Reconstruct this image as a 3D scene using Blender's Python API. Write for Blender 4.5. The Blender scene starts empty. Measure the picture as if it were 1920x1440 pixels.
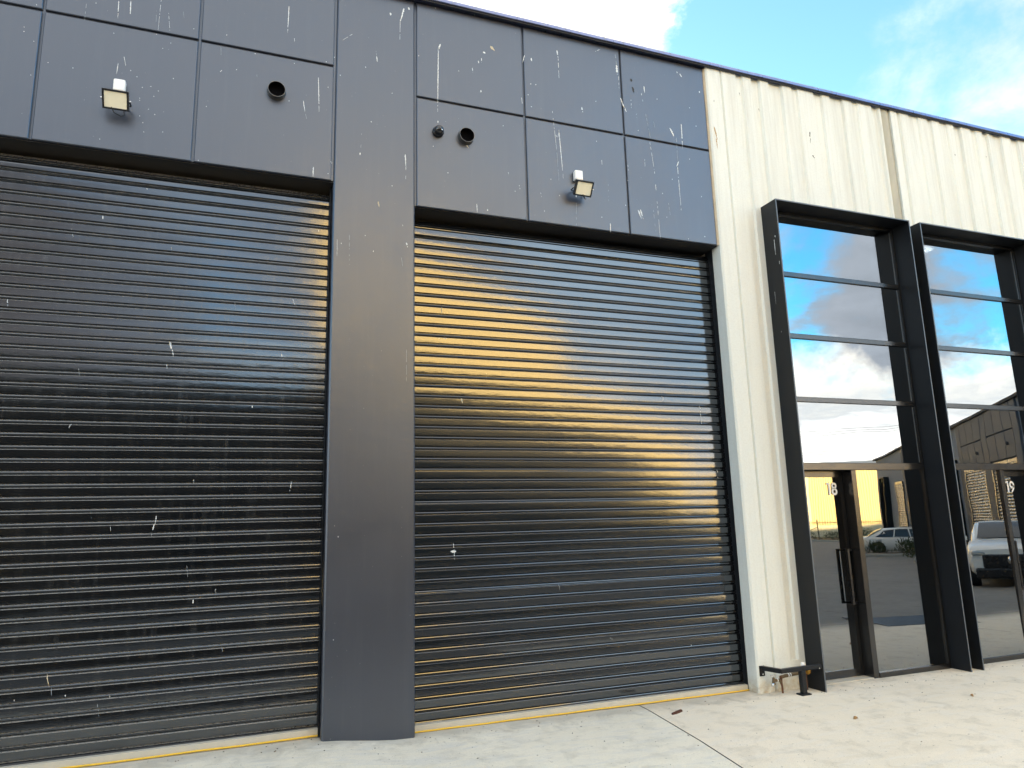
import bpy, bmesh, math, random
from mathutils import Vector, Matrix, noise
R = math.radians
S = bpy.context.scene
COL = S.collection
rng = random.Random(7)

# ------------------------------------------------------------------ helpers
class MB:
    """collects geometry for ONE mesh object"""
    def __init__(s): s.v=[]; s.f=[]; s.m=[]; s.sm=[]
    def add(s, vs, fs, m=0, smooth=False):
        o=len(s.v); s.v+= [tuple(p) for p in vs]
        for f in fs: s.f.append([i+o for i in f]); s.m.append(m); s.sm.append(smooth)
    def box(s, x0,x1,y0,y1,z0,z1, m=0):
        s.add([(x0,y0,z0),(x1,y0,z0),(x1,y1,z0),(x0,y1,z0),(x0,y0,z1),(x1,y0,z1),(x1,y1,z1),(x0,y1,z1)],
              [(0,3,2,1),(4,5,6,7),(0,1,5,4),(1,2,6,5),(2,3,7,6),(3,0,4,7)], m)
    def cbox(s, x0,x1,y0,y1,z0,z1, b=.006, m=0):
        """box with its front (low y) edges chamfered all round"""
        q=[(x0,y0+b,z0),(x1,y0+b,z0),(x1,y0+b,z1),(x0,y0+b,z1)]
        f=[(x0+b,y0,z0+b),(x1-b,y0,z0+b),(x1-b,y0,z1-b),(x0+b,y0,z1-b)]
        k=[(x0,y1,z0),(x1,y1,z0),(x1,y1,z1),(x0,y1,z1)]
        s.add(f+q+k,[(0,1,2,3),(4,5,1,0),(5,6,2,1),(6,7,3,2),(7,4,0,3),(8,9,5,4),(9,10,6,5),(10,11,7,6),(11,8,4,7),(11,10,9,8)],m)
    def bbox(s, c, size, b=.01, rot=None, m=0, seg=2):
        """rounded box, centre c, optional rotation matrix"""
        bm=bmesh.new(); bmesh.ops.create_cube(bm,size=1.0)
        for v in bm.verts: v.co=Vector((v.co.x*size[0],v.co.y*size[1],v.co.z*size[2]))
        bmesh.ops.bevel(bm,geom=list(bm.edges),offset=b,segments=seg,affect='EDGES',profile=.5)
        M=Matrix.Translation(c)@(rot.to_4x4() if rot else Matrix.Identity(4))
        bm.verts.index_update()
        s.add([M@v.co for v in bm.verts],[[v.index for v in f.verts] for f in bm.faces],m,False); bm.free()
    def tube(s, pts, r, n=10, m=0, caps=True, smooth=True):
        pts=[Vector(p) for p in pts]; rings=[]; o=len(s.v); rr=r if isinstance(r,(list,tuple)) else [r]*len(pts)
        up=None
        for i,p in enumerate(pts):
            d=(pts[min(i+1,len(pts)-1)]-pts[max(i-1,0)]).normalized()
            if up is None: up=Vector((0,0,1)) if abs(d.z)<.9 else Vector((1,0,0))
            a=d.cross(up).normalized(); b=a.cross(d).normalized(); up=b
            rings.append([p+(a*math.cos(2*math.pi*k/n)+b*math.sin(2*math.pi*k/n))*rr[i] for k in range(n)])
        vs=[q for ring in rings for q in ring]; fs=[]
        for i in range(len(pts)-1):
            for k in range(n):
                fs.append((i*n+k,i*n+(k+1)%n,(i+1)*n+(k+1)%n,(i+1)*n+k))
        s.add(vs,fs,m,smooth)
        if caps:
            s.add(rings[0],[tuple(range(n))],m); s.add(rings[-1],[tuple(reversed(range(n)))],m)
    def lathe(s, prof, c, axis='y', n=32, m=0, smooth=True):
        """prof: list of (radius, along); axis y points along +y from c"""
        vs=[]
        for r,a in prof:
            for k in range(n):
                t=2*math.pi*k/n; u,w=r*math.cos(t),r*math.sin(t)
                p={'y':(u,a,w),'z':(u,w,a),'x':(a,u,w)}[axis]
                vs.append((c[0]+p[0],c[1]+p[1],c[2]+p[2]))
        fs=[(i*n+k,i*n+(k+1)%n,(i+1)*n+(k+1)%n,(i+1)*n+k) for i in range(len(prof)-1) for k in range(n)]
        s.add(vs,fs,m,smooth)
    def extrude_x(s, prof, xs, m=0, smooth=False, closed=False, caps=False):
        """profile [(y,z)] swept along x"""
        n=len(prof); vs=[(x,y,z) for x in xs for y,z in prof]; fs=[]
        for i in range(len(xs)-1):
            for k in range(n if closed else n-1):
                k2=(k+1)%n
                fs.append((i*n+k,(i+1)*n+k,(i+1)*n+k2,i*n+k2))
        if caps and closed:
            fs.append(tuple(range(n))); fs.append(tuple(reversed(range((len(xs)-1)*n,len(xs)*n))))
        s.add(vs,fs,m,smooth)
    def build(s, name, mats, parent=None, loc=None):
        me=bpy.data.meshes.new(name); me.from_pydata(s.v,[],s.f)
        for mt in (mats if isinstance(mats,(list,tuple)) else [mats]): me.materials.append(mt)
        me.polygons.foreach_set('material_index',s.m); me.polygons.foreach_set('use_smooth',s.sm)
        me.update()
        bm=bmesh.new(); bm.from_mesh(me); bmesh.ops.recalc_face_normals(bm,faces=bm.faces) if len(bm.faces)<60000 else None
        bm.to_mesh(me); bm.free()
        o=bpy.data.objects.new(name,me); COL.objects.link(o)
        if parent is not None: o.parent=parent
        if loc is not None: o.location=loc
        return o
def tag(o,label=None,cat=None,group=None,kind=None):
    if label: o['label']=label
    if cat: o['category']=cat
    if group: o['group']=group
    if kind: o['kind']=kind
    return o
def thing(name,label,cat,loc=(0,0,0),rz=0,group=None):
    o=bpy.data.objects.new(name,None); COL.objects.link(o); o.location=loc; o.rotation_euler=(0,0,rz); o.empty_display_size=.2
    return tag(o,label,cat,group)
def copy_tree(o,parent=None):
    c=o.copy(); COL.objects.link(c)
    if parent is not None: c.parent=parent
    for ch in list(o.children): copy_tree(ch,c)
    return c

# ------------------------------------------------------------------ materials
def mat(name):
    m=bpy.data.materials.new(name); m.use_nodes=True; nt=m.node_tree
    return m,nt,nt.nodes['Principled BSDF']
def N(nt,t,**kw):
    n=nt.nodes.new(t)
    for k,v in kw.items():
        if k.startswith('i_'): n.inputs[k[2:].replace('_',' ')].default_value=v
        else: setattr(n,k,v)
    return n
def ramp(nt,fac,stops):
    r=nt.nodes.new('ShaderNodeValToRGB'); e=r.color_ramp.elements
    while len(e)<len(stops): e.new(.5)
    for el,(p,c) in zip(e,stops): el.position=p; el.color=(c,c,c,1) if not isinstance(c,tuple) else (*c,1)
    nt.links.new(fac,r.inputs[0]); return r.outputs[0]
def obj_coord(nt,scale=(1,1,1)):
    g=nt.nodes.new('ShaderNodeNewGeometry'); mp=nt.nodes.new('ShaderNodeMapping'); mp.inputs['Scale'].default_value=scale
    nt.links.new(g.outputs['Position'],mp.inputs['Vector']); return mp.outputs[0]
def nz(nt,vec,scale,detail=4,rough=.55,dist=0):
    n=nt.nodes.new('ShaderNodeTexNoise'); n.inputs['Scale'].default_value=scale; n.inputs['Detail'].default_value=detail
    n.inputs['Roughness'].default_value=rough; n.inputs['Distortion'].default_value=dist
    nt.links.new(vec,n.inputs['Vector']); return n.outputs['Fac']
def mix(nt,fac,a,b,blend='MIX'):
    n=nt.nodes.new('ShaderNodeMix'); n.data_type='RGBA'; n.blend_type=blend
    if isinstance(fac,(int,float)): n.inputs[0].default_value=fac
    else: nt.links.new(fac,n.inputs[0])
    for i,x in ((6,a),(7,b)):
        if isinstance(x,tuple): n.inputs[i].default_value=(*x,1)
        else: nt.links.new(x,n.inputs[i])
    return n.outputs[2]
def mth(nt,op,a,b=0.,c=None,clamp=False):
    n=nt.nodes.new('ShaderNodeMath'); n.operation=op; n.use_clamp=clamp
    for i,x in enumerate((a,b) if c is None else (a,b,c)):
        if isinstance(x,(int,float)): n.inputs[i].default_value=x
        else: nt.links.new(x,n.inputs[i])
    return n.outputs[0]
def bump(nt,h,strength,dist,p):
    b=nt.nodes.new('ShaderNodeBump'); b.inputs['Strength'].default_value=strength; b.inputs['Distance'].default_value=dist
    nt.links.new(h,b.inputs['Height']); nt.links.new(b.outputs[0],p.inputs['Normal'])
def simple(name,col,rough=.5,metal=0.,spec=.5,var=.12,scale=6,bmp=0.,stretch=(1,1,1)):
    m,nt,p=mat(name)
    v=obj_coord(nt,stretch); n=nz(nt,v,scale,5,.6)
    c=mix(nt,n,tuple(x*(1-var) for x in col),tuple(min(1,x*(1+var)) for x in col))
    nt.links.new(c,p.inputs['Base Color'])
    r=mth(nt,'MULTIPLY_ADD',n,.2,rough-.1); nt.links.new(r,p.inputs['Roughness'])
    p.inputs['Metallic'].default_value=metal; p.inputs['Specular IOR Level'].default_value=spec
    if bmp: bump(nt,nz(nt,v,scale*12,3),bmp,.004,p)
    return m

def panel_paint():
    m,nt,p=mat('dark_panel_paint')
    v=obj_coord(nt); big=nz(nt,v,1.1,5,.6,.4); st=nz(nt,obj_coord(nt,(9,9,.5)),1.6,5,.65)
    fine=nz(nt,v,160,2,.5)
    c=mix(nt,big,(.012,.014,.025),(.020,.023,.037))
    c=mix(nt,ramp(nt,st,[(.52,0.),(.8,.30)]),c,(.055,.06,.07))
    c=mix(nt,ramp(nt,fine,[(.35,.0),(.75,.22)]),c,(.045,.05,.06))
    sp=nz(nt,v,55,1,.4); c=mix(nt,ramp(nt,sp,[(.775,0.),(.80,.5)]),c,(.3,.31,.32))
    nt.links.new(c,p.inputs['Base Color'])
    nt.links.new(mth(nt,'MULTIPLY_ADD',big,.18,.30),p.inputs['Roughness']); p.inputs['Specular IOR Level'].default_value=.5; p.inputs['IOR'].default_value=2.1; p.inputs['Specular Tint'].default_value=(.80,.88,1,1)
    bump(nt,nz(nt,v,7,3),.06,.02,p)
    return m
def curtain_steel():
    m,nt,p=mat('roller_curtain_steel')
    v=obj_coord(nt); lng=nz(nt,obj_coord(nt,(.9,1,14)),2.2,4,.6); st=nz(nt,obj_coord(nt,(16,1,.9)),1.5,5,.65); g=nz(nt,v,90,3,.6)
    geo=nt.nodes.new('ShaderNodeNewGeometry'); sx=nt.nodes.new('ShaderNodeSeparateXYZ'); nt.links.new(geo.outputs['Normal'],sx.inputs[0])
    ledge=ramp(nt,sx.outputs['Z'],[(.30,0.),(.75,1.)])
    low=nt.nodes.new('ShaderNodeSeparateXYZ'); nt.links.new(geo.outputs['Position'],low.inputs[0])
    # dust lies on the ledges (any light), more on the left door that is used less
    side=mth(nt,'MULTIPLY_ADD',ramp(nt,mth(nt,'MULTIPLY_ADD',low.outputs['X'],.2,.5),[(.55,1.),(.7,.10)]),1,0)
    dust=mth(nt,'MULTIPLY',ledge,ramp(nt,g,[(.32,.2),(.66,.9)])); dust=mth(nt,'MULTIPLY',dust,side)
    film=mth(nt,'MULTIPLY',ramp(nt,st,[(.5,0.),(.85,.4)]),ramp(nt,lng,[(.35,.1),(.7,.8)])); film=mth(nt,'MULTIPLY',film,side)
    c=mix(nt,lng,(.105,.112,.122),(.135,.142,.152))
    c=mix(nt,film,c,(.20,.18,.15)); c=mix(nt,dust,c,(.37,.345,.30))
    nt.links.new(c,p.inputs['Base Color'])
    met=mth(nt,'MULTIPLY_ADD',mth(nt,'ADD',dust,mth(nt,'MULTIPLY',film,.8)),-1.,.97,clamp=True); nt.links.new(met,p.inputs['Metallic'])
    r=mth(nt,'ADD',mth(nt,'MULTIPLY_ADD',lng,.08,.075),mth(nt,'ADD',mth(nt,'MULTIPLY',film,.5),mth(nt,'MULTIPLY',dust,.5)))
    nt.links.new(r,p.inputs['Roughness'])
    bump(nt,nz(nt,obj_coord(nt,(1,1,3)),9,3),.05,.01,p)
    return m
def precast():
    m,nt,p=mat('weathered_white_precast')
    v=obj_coord(nt); st=nz(nt,obj_coord(nt,(5,5,.3)),1.5,5,.65,.3); st2=nz(nt,obj_coord(nt,(22,22,.8)),1.3,4,.6); g=nz(nt,v,60,4,.6); big=nz(nt,v,.9,3)
    c=mix(nt,big,(.75,.775,.72),(.78,.80,.75))
    geo0=nt.nodes.new('ShaderNodeNewGeometry'); s0=nt.nodes.new('ShaderNodeSeparateXYZ'); nt.links.new(geo0.outputs['Position'],s0.inputs[0])
    run=ramp(nt,mth(nt,'MULTIPLY',s0.outputs['Z'],.1),[(.40,.25),(.66,1.)])   # rain streaks running down from the roof edge
    c=mix(nt,mth(nt,'MULTIPLY',run,ramp(nt,st,[(.44,0.),(.74,.5)])),c,(.47,.455,.39))
    c=mix(nt,mth(nt,'MULTIPLY',run,ramp(nt,st2,[(.52,0.),(.78,.4)])),c,(.47,.46,.41))
    c=mix(nt,ramp(nt,g,[(.3,.25),(.55,0.)]),c,(.60,.58,.52))
    geo=nt.nodes.new('ShaderNodeNewGeometry'); sx=nt.nodes.new('ShaderNodeSeparateXYZ'); nt.links.new(geo.outputs['Position'],sx.inputs[0])
    splash=mth(nt,'MULTIPLY',ramp(nt,sx.outputs['Z'],[(.0,1.),(.16,0.)]),ramp(nt,nz(nt,v,14,4,.7),[(.35,.1),(.65,.8)]))
    c=mix(nt,splash,c,(.42,.30,.14))
    nt.links.new(c,p.inputs['Base Color']); p.inputs['Roughness'].default_value=.75; p.inputs['Specular IOR Level'].default_value=.3
    bump(nt,mth(nt,'ADD',g,mth(nt,'MULTIPLY',st2,.6)),.25,.004,p)
    return m
def concrete(name,a,b,blue,fade=None):
    m,nt,p=mat(name)
    v=obj_coord(nt); big=nz(nt,v,.75,6,.62,.6); md=nz(nt,v,5,6,.65,.5); fine=nz(nt,v,130,3,.6); sw=nz(nt,obj_coord(nt,(1.2,5,1)),2.2,5,.6,1.0)
    c=mix(nt,ramp(nt,big,[(.3,0.),(.7,1.)]),a,b)
    c=mix(nt,ramp(nt,sw,[(.46,0.),(.68,.75)]),c,blue)
    c=mix(nt,ramp(nt,md,[(.50,0.),(.74,.62)]),c,tuple(x*.66 for x in a))
    c=mix(nt,ramp(nt,md,[(.22,.5),(.4,0.)]),c,tuple(min(1,x*1.18) for x in b))
    c=mix(nt,ramp(nt,fine,[(.28,.45),(.5,0.)]),c,tuple(x*.6 for x in a))
    sp=nz(nt,v,38,2,.5); c=mix(nt,ramp(nt,sp,[(.70,0.),(.74,.6)]),c,(.16,.14,.12))
    if fade:      # pale apron by the wall, colour darkened towards the yard to dim reflections; dirt collects in the strip along the wall
        ge=nt.nodes.new('ShaderNodeNewGeometry'); sp_=nt.nodes.new('ShaderNodeSeparateXYZ'); nt.links.new(ge.outputs['Position'],sp_.inputs[0])
        mr=N(nt,'ShaderNodeMapRange',interpolation_type='SMOOTHSTEP'); nt.links.new(mth(nt,'MULTIPLY_ADD',mth(nt,'SUBTRACT',big,.5),.5,sp_.outputs['Y']),mr.inputs[0])
        mr.inputs[1].default_value=fade[0]; mr.inputs[2].default_value=fade[1]; mr.inputs[3].default_value=0.; mr.inputs[4].default_value=1.
        c=mix(nt,mr.outputs[0],c,(.19,.183,.17))
        ed=ramp(nt,mth(nt,'MULTIPLY_ADD',mth(nt,'SUBTRACT',md,.5),.22,sp_.outputs['Y']),[(0.,0.),(.10,1.)])
        mr2=N(nt,'ShaderNodeMapRange'); nt.links.new(mth(nt,'MULTIPLY_ADD',mth(nt,'SUBTRACT',md,.5),.5,sp_.outputs['Y']),mr2.inputs[0]); mr2.inputs[1].default_value=-.20; mr2.inputs[2].default_value=.02
        c=mix(nt,mth(nt,'MULTIPLY',mr2.outputs[0],.55),c,(.37,.35,.30))
    nt.links.new(c,p.inputs['Base Color']); p.inputs['Roughness'].default_value=.8; p.inputs['Specular IOR Level'].default_value=.3
    bump(nt,mth(nt,'ADD',mth(nt,'MULTIPLY',md,.6),fine),.22,.006,p)
    return m
def coated_glass(refl=.30,tint=(.22,.24,.26)):
    m=bpy.data.materials.new('reflective_glass'); m.use_nodes=True; nt=m.node_tree; nt.nodes.clear()
    o=N(nt,'ShaderNodeOutputMaterial'); mx=N(nt,'ShaderNodeMixShader'); tr=N(nt,'ShaderNodeBsdfTransparent'); gl=N(nt,'ShaderNodeBsdfGlossy')
    tr.inputs['Color'].default_value=(*tint,1); gl.inputs['Roughness'].default_value=0.0; gl.inputs['Color'].default_value=(.96,.985,1,1)
    v=obj_coord(nt); h=nz(nt,v,1.3,2,.4); b=N(nt,'ShaderNodeBump'); b.inputs['Strength'].default_value=.05; b.inputs['Distance'].default_value=.02
    nt.links.new(h,b.inputs['Height']); nt.links.new(b.outputs[0],gl.inputs['Normal'])
    lw=N(nt,'ShaderNodeLayerWeight'); lw.inputs['Blend'].default_value=.35
    f=mth(nt,'MULTIPLY_ADD',lw.outputs['Fresnel'],.5,refl-.03,clamp=True)
    nt.links.new(f,mx.inputs[0]); nt.links.new(tr.outputs[0],mx.inputs[1]); nt.links.new(gl.outputs[0],mx.inputs[2]); nt.links.new(mx.outputs[0],o.inputs[0])
    return m
def emit(name,col,s):
    m,nt,p=mat(name); p.inputs['Emission Color'].default_value=(*col,1); p.inputs['Emission Strength'].default_value=s
    p.inputs['Base Color'].default_value=(*col,1); return m
def ribbed(name,col,axis,scale):
    m,nt,p=mat(name); v=obj_coord(nt)
    n=nz(nt,obj_coord(nt,(3,3,.2)),1.5,5,.6)
    c=mix(nt,n,tuple(x*.78 for x in col),col)
    nt.links.new(c,p.inputs['Base Color']); p.inputs['Roughness'].default_value=.5
    return m

M={}
M['panel']=panel_paint(); M['curtain']=curtain_steel(); M['precast']=precast()
M['conc_l']=concrete('pale_grey_concrete',(.72,.675,.56),(.81,.755,.63),(.64,.625,.58),(-1.62,-2.1))
M['conc_r']=concrete('warm_beige_concrete',(.74,.66,.525),(.82,.735,.595),(.76,.705,.61),(-2.5,-3.4))
M['glass']=coated_glass()
M['black_steel']=simple('black_powdercoat',(.010,.012,.015),.42,0,.28,.15,5)
M['yard']=concrete('darkened_yard_concrete',(.16,.155,.145),(.215,.207,.19),(.17,.175,.18))  # whole yard coloured darker to dim the mirrored ground
M['edge_steel']=simple('pale_steel_edge',(.10,.115,.13),.4,0,.5,.2,20)
M['alum']=simple('dark_satin_aluminium',(.08,.08,.082),.22,.85,.5,.06,9)
M['dark_alum']=simple('black_aluminium',(.03,.032,.036),.4,.3,.5,.1,9)
M['capping']=simple('navy_capping_steel',(.20,.22,.36),.30,.7,.5,.2,3,0,(6,1,1))
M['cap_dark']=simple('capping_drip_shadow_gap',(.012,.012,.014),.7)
M['dark']=simple('dark_void',(.004,.004,.005),.9,0,.03)
M['soffit']=simple('black_soffit',(.014,.014,.016),.6)
M['drop']=simple('bird_dropping_white',(.72,.74,.74),.8,0,.2,.1,60)
M['drop_faint']=simple('bird_dropping_faint',(.30,.33,.36),.8,0,.2,.3,60)
M['drop_beige']=simple('bird_dropping_beige',(.55,.47,.33),.8,0,.2,.2,60)
M['stain']=simple('dark_stain',(.05,.047,.042),.8,0,.2,.2,60)
M['rust']=simple('rusty_stain',(.45,.30,.14),.8,0,.2,.2,60)
M['yellow']=simple('yellow_seal_rubber',(.78,.49,.04),.45,0,.5,.1,9)
M['cream_metal']=simple('cream_threshold_metal',(.56,.53,.45),.5,.1,.4,.12,14)
M['sealant']=simple('tan_sealant',(.62,.52,.38),.8,0,.2,.3,12)
M['grey_sealant']=simple('grey_joint_sealant',(.46,.44,.36),.85,0,.2,.3,5,0,(1,1,.3))
M['white_plastic']=simple('white_plastic',(.86,.86,.84),.4,0,.5,.03,5)
M['lens']=simple('led_reflector_cream',(.93,.89,.70),.35,0,.5,.06,30)
M['black_plastic']=simple('black_plastic',(.012,.012,.014),.28,0,.5,.1,9)
M['gloss_black']=simple('gloss_black_dome',(.01,.01,.012),.08,0,.8,.1,9)
M['chrome']=simple('chrome_bolt',(.75,.75,.75),.15,1.)
M['pvc']=simple('dark_grey_pvc',(.04,.04,.041),.4,0,.5,.15,20)
M['pvc_rim']=simple('pale_pipe_rim',(.17,.16,.15),.5,0,.5,.2,30)  # rim ring lighter than the pipe
M['brass']=simple('tarnished_brass_pipe',(.16,.115,.065),.55,.5,.5,.4,60,.3)
M['copper']=simple('old_copper_pipe',(.15,.075,.045),.5,.6,.5,.4,50,.2)
M['tape']=simple('white_thread_tape',(.80,.80,.77),.6)
M['amber']=simple('amber_valve_wheel',(.55,.27,.03),.45,0,.5,.2,40)
M['bark']=simple('brown_bark',(.085,.035,.022),.8,0,.3,.4,60,.4)
M['leaf_dry']=simple('dry_leaf',(.33,.20,.09),.8,0,.3,.4,60)
M['grit']=simple('dark_grit',(.10,.085,.065),.9,0,.2,.5,90)
M['joint']=simple('dark_joint_filler',(.035,.03,.028),.9,0,.2,.3,40)
M['ground']=simple('far_ground',(.20,.19,.17),.9,0,.2,.3,.3)
M['vinyl']=simple('white_vinyl',(.88,.88,.86),.5,0,.3,.02,20)
M['room']=simple('dim_interior_wall',(.10,.095,.085),.8,0,.3,.1,2)
M['room_lamp']=emit('interior_ceiling_light',(1,.93,.80),5.)
M['car_white']=simple('white_car_paint',(.78,.78,.76),.22,0,.6,.03,2)
M['car_glass']=simple('car_window_glass',(.02,.025,.03),.06,0,.8,.1,2)
M['tyre']=simple('black_tyre',(.02,.02,.02),.85)
M['rim']=simple('alloy_rim',(.55,.55,.56),.3,.9)
M['tail']=simple('red_tail_lamp',(.45,.02,.03),.15,0,.6)
M['headlamp']=simple('clear_headlamp',(.35,.38,.40),.1,.3,.8)
M['y_metal']=ribbed('cream_corrugated_steel',(.80,.66,.40),'x',4)
M['y_trim']=simple('pale_wall_trim',(.82,.76,.60),.6)
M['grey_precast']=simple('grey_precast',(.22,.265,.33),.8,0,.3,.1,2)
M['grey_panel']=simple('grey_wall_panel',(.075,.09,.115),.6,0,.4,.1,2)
M['roof']=simple('grey_roof_sheet',(.34,.35,.36),.5,.2)
M['fence']=simple('dark_fence_steel',(.015,.015,.016),.5)
M['foliage']=simple('dark_shrub_leaf',(.045,.065,.028),.7,0,.3,.5,30)
M['kerb']=simple('concrete_kerb',(.42,.41,.38),.85,0,.3,.15,4)
M['soil']=simple('garden_soil',(.07,.052,.036),.95)
M['wood']=simple('timber_pole',(.16,.12,.08),.85)
M['silo']=simple('white_silo_sheet',(.78,.78,.76),.45)
M['curtain2']=simple('grey_roller_curtain',(.16,.16,.165),.28,.9)
M['shade_band']=simple('dark_shade_band',(.045,.043,.038),.6)
M['blocker']=simple('dark_brown_blocker',(.065,.048,.042),.8)
HB=11.4; HN=14.2
TINT_YARD=(1.05,2.6,3.2); TINT_ROOF=(1.45,1.75,1.62)
SUN_P=5.0
SKY_S=.06
EXPO=2.8
# direction, inner and outer radius (deg), ragged edge, colour
CLOUDS=[((.305,.70,.655),10,13,.45,(5.,4.9,4.8)),
        ((.83,.42,.36),1,15,.95,(2.5,2.85,3.0)),
        ((-.05,-.05,.99),36,54,.8,(4.5,4.5,4.4)),  # overhead cloud added out of view as fill light
        ((.05,-.60,.8),26,38,.7,(4.6,4.7,4.7)),  # high yard-side cloud, also added unseen to brighten wall and slats
        ((-.6,-.6,.5),14,24,.6,(4.2,4.2,4.2)),
        ((-.25,-.95,.20),11,19,.5,(1.5,1.38,1.35)),
        ((.43,-.85,.29),7,19,.5,(5.6,7.2,8.4)),
        ((.06,-.92,.38),6,19,.5,(3.2,3.9,4.7)),
        ((.75,-.62,.30),3,9,.6,(3.1,3.4,3.8)),
        ((.735,-.65,.225),2,6,.4,(3.1,3.4,3.8))]
BANK=[(1.15,1.10,.95),(1.15,1.12,1.05),(.62,.64,.64),(1.05,.98,.85)]
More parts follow.
